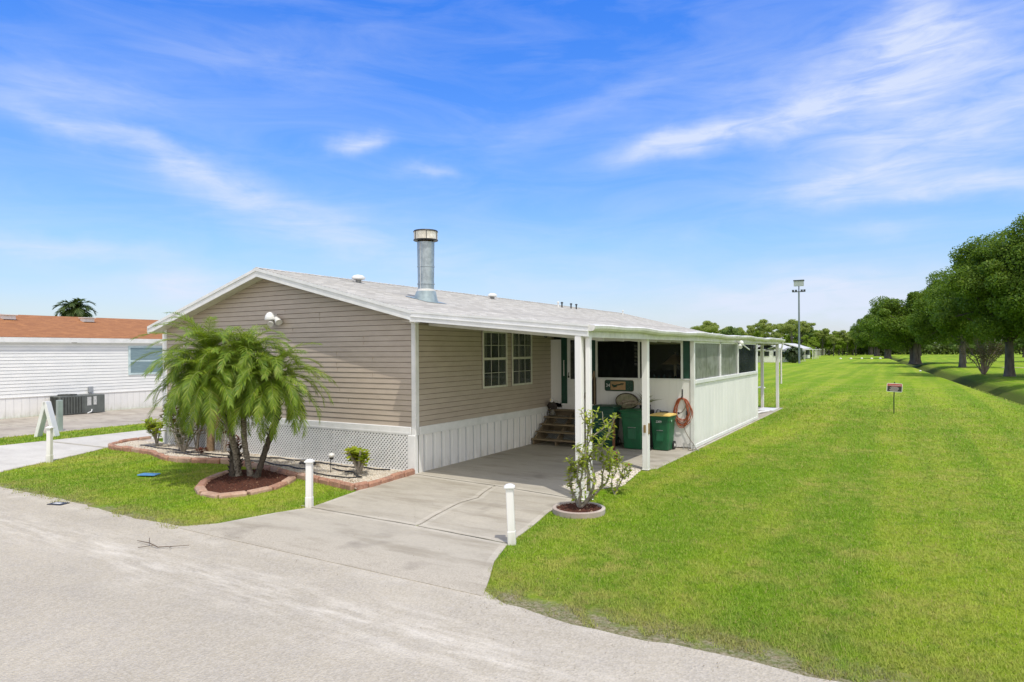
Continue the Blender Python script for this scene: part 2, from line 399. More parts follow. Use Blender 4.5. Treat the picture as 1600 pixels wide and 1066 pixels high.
# apron + two bays left and right of the wandering joint + carport floor
crack = [(-6.86,8.52),(-7.0,9.1),(-7.10,9.6),(-7.18,10.1),(-7.12,10.6),(-7.3,11.1),(-7.42,11.6)]
apron = [(-10.25,6.40),(-4.22,6.38),(-4.48,6.92),(-4.78,7.5),(-5.04,8.28),(-6.9,8.40),(-9.38,8.44),(-9.6,7.84),(-9.83,6.9)]
left_bay = [(-9.36,8.44+J*2),(-6.9,8.40+J*2)] + [(x-J,y) for x,y in crack] + [(-7.45,11.72),(-9.78,11.93),(-9.68,10.2)]
right_bay = [(-6.84,8.40+J*2),(-5.05,8.30+J*2),(-5.2,9.3),(-5.42,10.35),(-5.36,11.0),(-5.5,11.44),(-7.42,11.72)] + [(x+J,y) for x,y in crack[::-1]]
floor_ = [(-9.78,11.95),(-7.45,11.745),(-5.5,11.465),(-5.4,11.9),(-6.05,12.3),(-6.15,15.1),(-5.45,15.0),(-5.12,15.3),(-5.1,18.8),(-5.1,28.3),(-5.1,34.1),(-9.9,34.1),(-9.9,18.8)]
slab('driveway', [apron, left_bay, right_bay], conc, conc_edge, .014, .10)
slab('carport_floor', [floor_], conc, conc_edge, .018, .07)
side_drive = [(-24.2,6.7),(-18.45,6.95),(-18.9,7.6),(-19.4,8.6),(-20.1,9.9),(-20.65,10.75)]
slab('side_driveway', [side_drive+[(-24.1,10.6)], [(-24.1,10.63),(-20.67,10.78),(-21.4,12.6),(-21.4,16.5),(-24.2,16.5)], [(-24.2,16.53),(-21.4,16.53),(-21.4,34),(-24.2,34)]], conc_white, conc_edge, .014, .08)
slab('neighbour_driveway', [[(-33.9,6.6),(-26.3,6.6),(-26.4,12.2),(-33.9,12.2)], [(-33.9,12.23),(-26.4,12.23),(-26.7,20),(-33.9,20)], [(-33.9,20.03),(-26.7,20.03),(-27,32),(-33.9,32)]], conc_old, conc_edge, .016, .06)
# fine cracks and dark joints
cr = MB()
for pts in ([( -9.6,8.452),(-6.9,8.412),(-5.05,8.305)], [(-9.78,11.94),(-7.45,11.733),(-5.5,11.455)], crack):
    rr = random.Random(5)
    for (a, b) in zip(pts, pts[1:]):
        n = 8; prev = a
        for k in range(1, n+1):
            q = (a[0]+(b[0]-a[0])*k/n + rr.uniform(-.006,.006), a[1]+(b[1]-a[1])*k/n + rr.uniform(-.006,.006))
            d = Vector((q[0]-prev[0], q[1]-prev[1])).normalized(); w = rr.uniform(.012,.015)
            cr.quad((prev[0]+d.y*w,prev[1]-d.x*w,.021),(q[0]+d.y*w,q[1]-d.x*w,.021),(q[0]-d.y*w,q[1]+d.x*w,.021),(prev[0]-d.y*w,prev[1]+d.x*w,.021)); prev = q
struct('driveway_joints', cr, M('joint_dirt', (.25,.22,.175), (.40,.37,.31), 3, .95))

sheet('ditch_water', [(6.0-.051*(y-40)-0.1, y) for y in (14,60,150,300)] + [(7.5-.051*(y-40), y) for y in (300,150,60,14)], -.90, M('dark_ditch_water', (.03,.04,.03), (.02,.025,.018), 3, .45, .3, 6, spec=.15))
sheet('far_path', [(12,118),(60,112),(60,116),(12,121)], .01, M('sandy_path', (.42,.36,.24), (.30,.30,.14), 1, .9))
sheet('far_road', [(22,150),(120,140),(120,152),(22,160)], .012, M('far_asphalt', (.22,.24,.27), (.18,.2,.22), 1, .9))

# ------------------------------------------------------------------ flower bed
bed_outer = [(-21.3,12.5),(-21.28,11.75),(-20.8,10.95),(-20.20,10.66),(-19.26,10.72),(-18.09,10.69),(-17.4,10.45),(-16.79,10.30),(-16.06,10.30),(-15.48,10.60),(-14.80,10.80),(-13.9,10.72),(-13.0,10.58),(-12.16,10.38),(-10.95,10.18),(-10.02,10.00),(-9.66,9.93),(-9.72,10.85),(-9.82,11.96)]
bed_poly = bed_outer + [(-19.5,12.0)]
gb = MB(); gb.quad(*[(x,y,.055) for x,y in bed_outer+[(-19.7,12.02)]] ); 
gravel_m, t, p, out = nt('white_river_gravel')
v = N(t, 'ShaderNodeTexVoronoi', Scale=22); co = coords(t); t.links.new(co, v.inputs['Vector'])
gg = N(t, 'ShaderNodeRGBToBW'); t.links.new(v.outputs['Color'], gg.inputs[0])
cc = mix(t, gg.outputs[0], (.62,.57,.49), (.36,.31,.25)); cc = mix(t, noise(t, co, 1.3, 4, lo=.5, hi=.7), cc, (.22,.16,.10))
t.links.new(cc, p.inputs['Base Color']); p.inputs['Roughness'].default_value = .9; bump(t, p, v.outputs['Distance'], -.9, .03)
struct('gravel_bed', gb, gravel_m)
def stones(name, pts, mat_, label, smin=.015, smax=.04):
    vs = []
    for x, y, z in pts:
        s = random.uniform(smin, smax); a = random.random()*6.28
        c, sn = math.cos(a)*s, math.sin(a)*s; h = s*random.uniform(.4,.8)
        q = [Vector((x+c,y+sn,z)),Vector((x-sn*.8,y+c*.8,z)),Vector((x-c,y-sn,z)),Vector((x+sn*.8,y-c*.8,z))]
        top = Vector((x+random.uniform(-.3,.3)*s, y+random.uniform(-.3,.3)*s, z+h))
        for i in range(4): vs += [q[i], q[(i+1)%4], top]
    o = npmesh(name, np.array([tuple(v_) for v_ in vs]), 3, mat_)
    return tag(o, label, None, None, 'stuff')
def inpoly(x, y, poly):
    x = np.asarray(x); y = np.asarray(y); ins = np.zeros(x.shape, bool)
    for i in range(len(poly)):
        x1, y1 = poly[i-1]; x2, y2 = poly[i]
        if y1 == y2: continue
        c = ((y1 > y) != (y2 > y)) & (x < (x2-x1)*(y-y1)/(y2-y1)+x1)
        ins ^= c
    return ins
px = rng.uniform(-21, -9.7, 9000); py = rng.uniform(9.9, 12, 9000); k = inpoly(px, py, bed_outer+[(-19.7,12.0)])
stone_m = leafmat('pale_pebbles', (.62,.58,.50), (.45,.38,.29), (.25,.16,.10), 0, .9)
tag(stones('pebbles', [(a,b,.055) for a,b in zip(px[k],py[k])], stone_m, 'loose white pebbles filling the bed in front of the lattice'), None, 'pebbles')
px = rng.uniform(-6.4, -4.9, 3500); py = rng.uniform(12.1, 15.4, 3500)
gp = [(-6.25,12.35),(-5.6,12.2),(-5.1,13.0),(-5.25,14.0),(-5.4,15.0),(-6.2,15.1)]
k = inpoly(px, py, gp)
tag(stones('shell_gravel', [(a,b,.012) for a,b in zip(px[k],py[k])], leafmat('bleached_shells', (.72,.68,.60), (.60,.54,.45), (.35,.28,.2), 0, .9), 'bleached white shells beside the carport floor between the posts'), None, 'shells')
sheet('shell_patch', gp, .01, M('sandy_ground', (.50,.44,.36), (.38,.32,.25), 6, .95))

def border(name, pts, label, m, h=.14, w=.13, L=.42, closed=False, lean=0):
    """a run of separate scalloped edging blocks"""
    b = MB(); rr = random.Random(len(pts))
    # resample
    seg = [];
    P = [Vector(p) for p in pts]
    if closed: P.append(P[0])
    d = [0]
    for a, c in zip(P, P[1:]): d.append(d[-1]+(c-a).length)
    n = int(d[-1]/L); cur = []
    for i in range(n+1):
        s = d[-1]*i/n
        for j in range(len(P)-1):
            if d[j] <= s <= d[j+1]+1e-6:
                f = (s-d[j])/max(1e-6, d[j+1]-d[j]); cur.append(P[j].lerp(P[j+1], f)); break
    for a, c in zip(cur, cur[1:]):
        t_ = (c-a); Ln = t_.length; t_.normalize(); ang = math.atan2(t_.y, t_.x)+rr.uniform(-.05,.05)
        mt = Matrix.Translation(((a.x+c.x)/2+rr.uniform(-.012,.012), (a.y+c.y)/2+rr.uniform(-.012,.012), 0)) @ Matrix.Rotation(ang, 4, 'Z') @ Matrix.Rotation(rr.uniform(-.05,.05)+lean, 4, 'X')
        hh = h*rr.uniform(.85,1.1)
        x0, x1 = -Ln/2+.008, Ln/2-.008
        rings = []
        for x in (x0, x0+.03, 0, x1-.03, x1):
            e = .02 if x in (x0, x1) else 0
            rings.append([(x,-w/2+e,-.02),(x,-w/2+e,hh-.04-e),(x,-w/2+.035,hh-e),(x,w/2-.035,hh-e),(x,w/2-e,hh-.04-e),(x,w/2-e,-.02)])
        b.mi = rr.choice([0,0,1]); b.loft(rings, True, True, mt)
    o = obj(name, b, m); tag(o, label, 'garden edging'); return o
border('brick_border', bed_outer, 'long wavy terracotta block edging around the white gravel bed', [brick, brick_pale])
ringp = [(-11.75,10.10),(-11.38,9.5),(-11.22,8.95),(-11.35,8.45),(-11.55,8.15),(-11.98,8.10),(-12.62,8.42),(-13.2,8.95),(-13.55,9.5),(-13.75,10.2)]
border('brick_border', ringp, 'curved terracotta block edging around the mulch under the palm clump', [brick_pale, brick], .09, .2, .5, lean=.06)
mu = MB(); mu.quad(*[(x,y,.035) for x,y in ringp+[(-13.4,10.55),(-12.2,10.3)]]); struct('mulch_bed', mu, mulch)
px = rng.uniform(-13.8, -11.2, 6500); py = rng.uniform(8.1, 10.5, 6500); k = inpoly(px, py, ringp+[(-13.2,10.5),(-12.2,10.25)])
chip_m = leafmat('bark_chips', (.10,.035,.02), (.05,.02,.014), (.22,.13,.08), 0, .95)
tag(stones('bark_mulch', [(a,b,.035) for a,b in zip(px[k],py[k])], chip_m, 'dark red bark mulch around the palm trunks', .015, .05), None, 'mulch')

# ------------------------------------------------------------------ grass blades
def blades():
    n = 900000
    r = np.exp(rng.uniform(math.log(5.6), math.log(64), n)); az = rng.uniform(R(-72), R(14), n)
    kk = rng.random(n) > np.clip((r-26)/38, 0, 1)**.8; r = r[kk]; az = az[kk]; n = len(r)
    x = r*np.sin(az); y = r*np.cos(az)
    w = .07*np.sin(x*5.1+1.3)+.05*np.sin(x*11.7)+.04*np.sin(x*23+y)
    k = (y > 6.34+w*np.where(x > -4.5, 1.3, .8)) & (dir_s(x, y) < 5.6)
    w2 = .03*np.sin(y*9)+.02*np.sin(y*23+x*7)
    drv = inpoly(x+w2, y, [(-10.3,6.0),(-4.2,6.0)]+[apron[1],apron[2],apron[3],apron[4]]+right_bay[2:6]+[(-5.3,11.5),(-5.1,11.9),(-5.25,15.2),(-5.05,18.8),(-5.05,34.2),(-9.8,34.2),(-9.8,12),(-9.65,10),(-9.36,8.44),(-9.6,7.84),(-9.83,6.9)])
    k &= ~drv
    k &= ~inpoly(x, y, bed_outer+[(-20,12)])
    k &= ~inpoly(x, y, ringp+[(-13.4,10.7),(-12.2,10.4)])
    k &= ~((x > -21.4) & (x < -9.8) & (y > 11.9) & (y < 39))
    k &= ~((x < -20.65+w2) & (x > -24.15+w2) & (y > 6) ) & ~((x < -26.45+w2)) 
    k &= ~inpoly(x+w2, y, side_drive+[(-24.1,10.6)])
    k &= (np.hypot(x+4.95, y-10.55) > .42)
    k &= ~((x > -14.9-.5) & (x < -14.88) & (y > 8.53) & (y < 9.06))
    x = x[k]; y = y[k]; r = r[k]; n = len(x)
    z = np.zeros(n); s = dir_s(x, y); z = np.where(s > 5.0, -(s-5.0)*.55, 0)
    L = rng.uniform(.025, .060, n)*np.clip(r/16, 1, 2.0); W = rng.uniform(.0028, .0055, n)*np.clip(r/9, .9, 4)
    # thin, patchy turf beside the road
    ed = 6.42+.25*np.sin(x*2.3)*np.sin(x*.9+1)+.12*np.sin(x*7+2); cl = np.sin(x*6.3+2*np.sin(y*5))*np.sin(y*8.1+1.7*np.sin(x*4.2))+.5*np.sin(x*17+y*13)
    thin = (y < ed+.30) & (cl+rng.normal(0,.35,n) < 2.0*np.clip((ed+.25-y)/.35, 0, 1)-1.2); keep = ~thin
    x, y, r, z, L, W, s = x[keep], y[keep], r[keep], z[keep], L[keep], W[keep], s[keep]; n = len(x)
    a = rng.uniform(0, 2*np.pi, n); lean = rng.uniform(.35, 1.25, n)
    dx = np.cos(a); dy = np.sin(a)
    b1 = np.stack([x-dy*W, y+dx*W, z], 1); b2 = np.stack([x+dy*W, y-dx*W, z], 1)
    tip = np.stack([x+dx*L*np.sin(lean), y+dy*L*np.sin(lean), z+L*np.cos(lean)*.9+.004], 1)
    v = np.stack([b1, b2, tip], 1).reshape(-1, 3)
    o = npmesh('grass', v, 3, blade); tag(o, 'short bright green mown grass covering the lawns', 'grass', None, 'stuff')
blades()

# ------------------------------------------------------------------ the home
XL, XR, YF, YB = -19.62, -9.79, 12.0, 38.0
XM, ZR = -14.86, 5.10
SL, SR = .285, .25
home = empty('manufactured_home', 'taupe sided single storey home with pale shingle roof, tall metal flue and white carport', 'house', (-14.86, 12.0, 0))
E_ = .127
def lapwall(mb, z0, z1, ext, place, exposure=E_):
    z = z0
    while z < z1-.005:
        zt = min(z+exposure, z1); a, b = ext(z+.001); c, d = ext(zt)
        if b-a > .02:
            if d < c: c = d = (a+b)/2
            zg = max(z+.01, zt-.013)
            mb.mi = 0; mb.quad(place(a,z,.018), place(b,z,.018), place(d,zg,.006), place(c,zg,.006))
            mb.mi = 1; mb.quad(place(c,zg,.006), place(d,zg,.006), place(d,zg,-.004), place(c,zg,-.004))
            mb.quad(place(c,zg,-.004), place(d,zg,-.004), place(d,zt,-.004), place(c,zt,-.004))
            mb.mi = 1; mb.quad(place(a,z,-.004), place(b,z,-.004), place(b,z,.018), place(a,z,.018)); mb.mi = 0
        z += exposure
def gab(z):
    t_ = ZR-.12
    return (max(XL, XM-(t_-z)/SL), min(XR, XM+(t_-z)/SR))
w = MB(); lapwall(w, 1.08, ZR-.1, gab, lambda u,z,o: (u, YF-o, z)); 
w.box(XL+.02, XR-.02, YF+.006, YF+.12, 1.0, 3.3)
obj('gable_wall', w, [taupe, groove_shade], home)
# vinyl lap seams
sm = MB(); rr = random.Random(4); seam_m = M('seam_shadow', (.35,.29,.235), None, 5, .6)
for z_i, x_ in ((20,-12.9),(21,-12.9),(16,-11.4),(15,-11.4),(12,-11.1),(11,-12.3),(13,-12.3),(10,-12.28),(9,-11.1),(18,-13.9),(6,-12.2),(4,-11.9),(7,-13.1),(22,-14.2)):
    z_ = 1.08+z_i*E_; 
    if gab(z_+E_)[0] < x_ < gab(z_+E_)[1]: sm = MB(); sm.box(x_, x_+.004, YF-.018, YF-.004, z_+.003, z_+E_*.93); obj('siding_seam', sm, seam_m, home)
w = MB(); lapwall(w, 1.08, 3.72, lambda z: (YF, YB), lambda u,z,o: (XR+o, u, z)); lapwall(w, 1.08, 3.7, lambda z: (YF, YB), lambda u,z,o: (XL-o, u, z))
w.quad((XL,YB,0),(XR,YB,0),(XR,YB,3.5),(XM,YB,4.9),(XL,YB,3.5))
obj('side_wall', w, [taupe, groove_shade], home)
# corner trims
c = MB()
c.bbox(XR-.09, XR+.035, YF-.035, YF+.02, .90, 3.60, .008); c.bbox(XR-.02, XR+.036, YF+.021, YF+.10, .90, 3.60, .006); obj('corner_trim', c, white, home); c = MB()
c.bbox(XL-.03, XL+.09, YF-.035, YF+.02, .90, 3.60, .008)
obj('corner_trim', c, white, home)
# trim band under the siding
c = MB()
c.bbox(XL, XR-.10, YF-.05, YF, .90, 1.09, .012); c.box(XL, XR-.10, YF-.055, YF-.05, .925, .955); obj('skirt_trim', c, white, home); c = MB(); c.bbox(XR, XR+.05, YF+.11, 18.80, .90, 1.09, .012)
obj('skirt_trim', c, white, home)
# lattice skirt: two layers of diagonal strips on a frame
l = MB(); z0, z1, x0, x1 = .06, .90, XL+.02, XR-.17; pit = .098; hw = .0195
def strips(sign, yy):
    H_ = z1-z0; k = x0-H_
    while k < x1+H_:
        # centre line: x = k + sign*(z-z0) shifted
        pts = []
        za, zb = z0, z1
        xa = k if sign > 0 else k+H_; xb = k+H_ if sign > 0 else k
        # clip in x
        def cl(xa, za, xb, zb):
            if (xa < x0 and xb < x0) or (xa > x1 and xb > x1): return None
            def at(X): f = (X-xa)/(xb-xa); return (X, za+f*(zb-za))
            a, b = (xa, za), (xb, zb)
            if a[0] < x0: a = at(x0)
            if a[0] > x1: a = at(x1)
            if b[0] < x0: b = at(x0)
            if b[0] > x1: b = at(x1)
            return a, b
        r_ = cl(xa, za, xb, zb)
        if r_:
            a, b = r_; h = hw*1.414
            l.quad((a[0]-h,yy,a[1]),(a[0]+h,yy,a[1]),(b[0]+h,yy,b[1]),(b[0]-h,yy,b[1]))
            l.quad((a[0]+h,yy,a[1]),(a[0]+h,yy+.008,a[1]),(b[0]+h,yy+.008,b[1]),(b[0]+h,yy,b[1]))
        k += pit
strips(1, YF-.045); strips(-1, YF-.036)
for x in (-10.35,-11.45,-12.4,-13.6,-14.8,-16,-17.2,-18.4): l.box(x-.02, x+.02, YF-.025, YF-.018, z0, z1)
obj('lattice_skirt', l, white, home)
fr = MB(); fr.box(x0-.03, x0+.03, YF-.056, YF-.03, .0, z1); fr.box(x0, x1, YF-.052, YF-.03, .03, .075)
fr.bbox(XR-.19, XR+.03, YF-.06, YF+.06, 0, .90, .01); 
obj('skirt_frame', fr, white, home)
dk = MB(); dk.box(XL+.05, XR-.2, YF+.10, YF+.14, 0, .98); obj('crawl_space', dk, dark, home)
# corrugated panel skirt on the carport side
pn = MB(); y = YF+.10; prof = []
while y < 18.75:
    for dy, dx in ((0,0),(.16,0),(.172,.022),(.188,.022),(.20,0),(.30,0),(.306,.010),(.316,.010),(.322,0)):
        prof.append((y+dy, XR+.006+dx))
    y += .345
rings = [[(b,a,zz) for a,b in prof if a < 18.8] for zz in (.0,.90)]
pn.loft(rings, closed=False); obj('panel_skirt', pn, white_panel, home)
pn = MB(); y = YF+.27
while y < 18.7: pn.box(XR+.0275, XR+.030, y-.014, y+.016, .005, .895); y += .345
obj('panel_grooves', pn, M('groove_shadow', (.40,.42,.44), (.5,.52,.54), 5, .7), home)

# roof: two slopes, ridge, carport continuation
def zr(x): return ZR-(XM-x)*SL if x < XM else (ZR-(x-XM)*SR if x <= -9.35 else 3.722-(x+9.35)*.0955)
rf = MB(); YR0, YR1 = 11.62, 38.3
def slope(mb, xa, xb, ya, yb, th=.05, n=1, lift=0):
    za, zb = zr(xa)+lift, zr(xb)+lift
    mb.quad((xa,ya,za),(xb,ya,zb),(xb,yb,zb),(xa,yb,za)); mb.quad((xa,ya,za-th),(xa,yb,za-th),(xb,yb,zb-th),(xb,ya,zb-th))
    mb.quad((xa,ya,za-th),(xb,ya,zb-th),(xb,ya,zb),(xa,ya,za)); mb.quad((xa,yb,za),(xb,yb,zb),(xb,yb,zb-th),(xa,yb,za-th))
# courses of shingles as thin overlapping steps
def courses(mb, xa, xb, ya, yb, step=.145):
    n = int(abs(xb-xa)/step); 
    for i in range(n):
        u0 = xa+(xb-xa)*i/n; u1 = xa+(xb-xa)*(i+1)/n
        a = (u0, zr(u0)+.003); b_ = (u1, zr(u1)+.014)
        mb.quad((a[0],ya,a[1]),(b_[0],ya,b_[1]),(b_[0],yb,b_[1]),(a[0],yb,a[1]))
        mb.quad((b_[0],ya,b_[1]),(b_[0],ya,b_[1]-.012),(b_[0],yb,b_[1]-.012),(b_[0],yb,b_[1]))
slope(rf, XM, -9.35, YR0, YR1); slope(rf, -19.9, XM, YR0, YR1)
courses(rf, XM, -9.35, YR0-.02, YR1); courses(rf, XM, -19.9, YR0-.02, YR1)
obj('roof', rf, shingle, home)
cr_ = MB(); slope(cr_, -9.349, -5.12, 11.36, 33.9, .035); courses(cr_, -9.36, -5.14, 11.36, 33.9)
obj('carport_roof', cr_, shingle, home)
rc = MB(); y = YR0-.02
while y < YR1-.3:
    rc.quad((XM-.13,y,ZR-.13*SL+.024),(XM,y,ZR+.032),(XM,y+.25,ZR+.022),(XM-.13,y+.25,ZR-.13*SL+.012))
    rc.quad((XM,y,ZR+.032),(XM+.13,y,ZR-.13*SR+.024),(XM+.13,y+.25,ZR-.13*SR+.012),(XM,y+.25,ZR+.022))
    rc.quad((XM-.13,y,ZR-.13*SL+.024),(XM-.13,y,ZR-.13*SL),(XM,y,ZR),(XM,y,ZR+.032)); rc.quad((XM,y,ZR+.032),(XM,y,ZR),(XM+.13,y,ZR-.13*SR),(XM+.13,y,ZR-.13*SR+.024))
    y += .24
obj('ridge_cap', rc, shingle, home)
# rake boards, soffit
f = MB()
def rake(a0, a1, d0, d1):  # a: proud offset, d: depth range below roof
    f.prism([(-19.9,zr(-19.9)-d0),(XM,ZR-d0),(XM,ZR-d1),(-19.9,zr(-19.9)-d1)], 'y', a0, a1)
    f.prism([(XM,ZR-d0),(-9.36,zr(-9.36)-d0),(-9.36,zr(-9.36)-d1),(XM,ZR-d1)], 'y', a0, a1)
rake(11.585, 11.615, -.004, .075); rake(11.605, 11.64, .0755, .225)
f.box(-19.93,-19.9, 11.6, 38.3, zr(-19.9)-.2, zr(-19.9)-.0); f.box(-9.62,-9.36, 11.606, 11.66, zr(-9.36)-.235, zr(-9.36)-.08)
obj('rake_fascia', f, white, home)
f = MB()
f.quad((-19.9,11.64,zr(-19.9)-.2),(XM,11.64,ZR-.19),(XM,YF,ZR-.19),(-19.9,YF,zr(-19.9)-.2)); f.quad((XM,11.64,ZR-.19),(-9.36,11.64,zr(-9.36)-.2),(-9.36,YF,zr(-9.36)-.2),(XM,YF,ZR-.19))
obj('soffit', f, cream, home)
# carport front beam: stacked channel and fascia
f = MB()
def beam(y0, y1, t0, t1, xa=-9.36, xb=-5.10):
    f.prism([(xa,zr(xa)-t0),(xb,zr(xb)-t0),(xb,zr(xb)-t1),(xa,zr(xa)-t1)], 'y', y0, y1)
beam(11.325, 11.357, -.022, .018); beam(11.345, 11.372, .0185, .075); beam(11.315, 11.372, .0755, .205); beam(11.30,11.315,.095,.11)
obj('carport_fascia', f, white, home)
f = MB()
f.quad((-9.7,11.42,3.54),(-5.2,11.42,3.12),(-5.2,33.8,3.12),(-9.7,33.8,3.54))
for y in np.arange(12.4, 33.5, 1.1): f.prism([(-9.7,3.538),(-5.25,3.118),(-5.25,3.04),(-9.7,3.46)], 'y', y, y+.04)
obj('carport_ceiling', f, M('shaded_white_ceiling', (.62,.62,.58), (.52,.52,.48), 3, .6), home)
# side beam and slightly sagging gutter
gx = MB(); rings = []
for i, y in enumerate(np.linspace(11.34, 33.95, 60)):
    sag = .016*math.sin(y*1.05)+.010*math.sin(y*2.7+1); o_ = .012*math.sin(y*1.7)
    rings.append([(-5.12,y,3.345+sag),(-4.985+o_,y,3.335+sag),(-4.965+o_,y,3.315+sag),(-4.975+o_,y,3.265+sag),(-5.01+o_,y,3.225+sag),(-5.12,y,3.22+sag)])
gx.loft(rings, True, True); obj('gutter', gx, white_old, home)
gx = MB(); gx.box(-5.27,-5.125,11.375,33.9,3.10,3.285); gx.box(-9.7,-5.28,33.82,33.9,3.05,3.25); obj('side_beam', gx, white_old, home)
def post(x, y, w, h, name='carport_post', mm=white_panel):
    p_ = MB(); p_.bbox(x-w/2, x+w/2, y-w/2, y+w/2, .015, h, .009); p_.box(x-w/2-.012, x+w/2+.012, y-w/2-.012, y+w/2+.012, .015, .03)
    return obj(name, p_, mm, home)
post(-5.315, 11.39, .135, 3.13); post(-5.16, 11.47, .095, 3.11); post(-5.30, 15.05, .145, 3.10); post(-5.30, 33.75, .13, 3.10); post(-5.99, 33.75, .13, 3.10)
d = MB(); d.tube([(-5.03,33.7,3.25),(-5.06,33.7,3.0),(-5.12,33.7,2.8),(-5.12,33.7,1.2)], .04, 6); obj('downspout', d, white_old, home)

# screened room under the carport
YS, YE = 18.80, 28.10; XO = -5.20
wl = MB()
wl.box(-8.20, XO-.06, YS, YS+.07, .05, 1.98); wl.box(XO-.055, XO, YS, YE, .04, 1.88)
wl.box(-9.78, -9.39, YS, YS+.07, 1.05, 3.2); wl.box(-9.78, -8.2, YS, YS+.07, .3, 1.18)
y = YS+.35
while y < YE: wl.box(XO-.001, XO+.004, y, y+.012, .14, 1.87); y += .406
wl.box(-9.7, XO-.06, YE-.06, YE, .05, 1.98)
obj('screen_room_wall', wl, white_panel, home)
tr_ = MB()
tr_.bbox(XO-.09, XO+.03, YS-.03, YS+.09, .03, 3.12, .008)
for y in (21.98, 24.62, 28.02): tr_.bbox(XO-.05, XO+.02, y-.065, y+.065, 1.99, 3.12, .008)
tr_.bbox(XO-.05, XO+.045, YS+.1, YE, 1.88, 1.985, .01); tr_.box(XO-.02, XO+.02, YS+.1, YE, 3.04, 3.12); tr_.bbox(XO-.02, XO+.022, YS+.1, YE, .035, .13, .008)
tr_.bbox(XO-.06, XO+.03, YE-.02, YE+.1, .03, 3.12, .008)
tr_.box(-8.2, XO-.09, YS-.02, YS+.0, 1.985, 2.02); tr_.box(-8.22, -8.16, YS-.015, YS+.05, 2.02, 3.2); tr_.box(-5.56, -5.50, YS-.015, YS+.05, 2.02, 3.2); tr_.box(-8.16, -5.56, YS-.012, YS+.04, 3.13, 3.2)
tr_.box(-6.86,-6.80, YS+.01, YS+.05, 2.02, 3.13)
obj('screen_room_trim', tr_, white, home)
dg = MB(); dg.box(-5.50, -5.295, YS+.005, YS+.045, 1.90, 3.16); obj('green_trim', dg, darkgreen, home); dg = MB(); dg.box(-8.38, -8.22, YS+.01, YS+.05, 1.99, 3.2); obj('green_trim', dg, darkgreen, home)
def pane(name, x0, x1, y0, y1, z0, z1, m, ax):
    p_ = MB()
    if ax == 'y': p_.box(x0, x1, y0, y0+.004, z0, z1)
    else: p_.box(x0, x0+.004, y0, y1, z0, z1)
    return obj(name, p_, m, home)
pane('screen_panel', -8.16, -5.56, YS+.02, 0, 2.02, 3.13, screen, 'y')
pane('vinyl_window', XO-.02, 0, 18.90, 21.915, 1.985, 3.04, vinyl, 'x'); pane('vinyl_window', XO-.02, 0, 22.045, 24.555, 1.985, 3.04, vinyl, 'x')
pane('screen_panel', XO-.02, 0, 24.685, 27.955, 1.985, 3.04, screen_thick, 'x'); pane('screen_panel', -9.7, XO-.1, YE-.03, 0, 1.98, 3.1, screen_thick, 'y')
# screen room floor and inner darkness
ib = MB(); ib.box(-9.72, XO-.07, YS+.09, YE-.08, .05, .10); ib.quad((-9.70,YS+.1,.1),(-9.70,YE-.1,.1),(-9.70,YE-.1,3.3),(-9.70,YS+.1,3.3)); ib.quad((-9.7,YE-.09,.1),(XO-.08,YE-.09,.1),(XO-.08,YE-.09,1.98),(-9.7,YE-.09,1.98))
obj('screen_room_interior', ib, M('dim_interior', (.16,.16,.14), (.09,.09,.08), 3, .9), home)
# door with side light, at the head of the steps
dr = MB(); dr.box(-9.20, -8.56, YS+.01, YS+.05, 1.18, 3.28)
door = obj('entry_door', dr, white, home)
dr = MB(); dr.box(-9.08, -8.66, YS-.002, YS+.009, 1.95, 3.18); obj('door_glass', dr, glass, door)
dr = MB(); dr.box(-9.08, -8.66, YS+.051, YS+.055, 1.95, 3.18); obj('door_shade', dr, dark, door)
dr = MB(); dr.tube([(-9.13,YS-.04,2.02),(-9.13,YS-.05,2.10),(-9.13,YS-.01,2.16)], .012, 6); dr.sphere((-9.13,YS-.04,2.02), .03); obj('door_handle', dr, black, door)
dr = MB(); dr.box(-9.39, -9.20, YS-.03, YS+.05, 1.18, 3.28); obj('door_jamb', dr, darkgreen, home)
dr = MB(); dr.box(-8.56, -8.39, YS-.01, YS+.05, 1.18, 3.28); dr.box(-9.39, -8.39, YS-.03, YS+.02, 1.14, 1.175); dr.box(-9.39,-8.39,YS-.02,YS+.05,3.285,3.33); obj('door_frame', dr, white, home)
dr = MB(); dr.tube([(-9.285,YS-.06,2.05),(-9.285,YS-.06,2.55)], .014, 6); dr.tube([(-9.285,YS-.03,2.07),(-9.285,YS-.06,2.07)], .01, 6); dr.tube([(-9.285,YS-.03,2.53),(-9.285,YS-.06,2.53)], .01, 6); obj('pull_handle', dr, white_old, home)

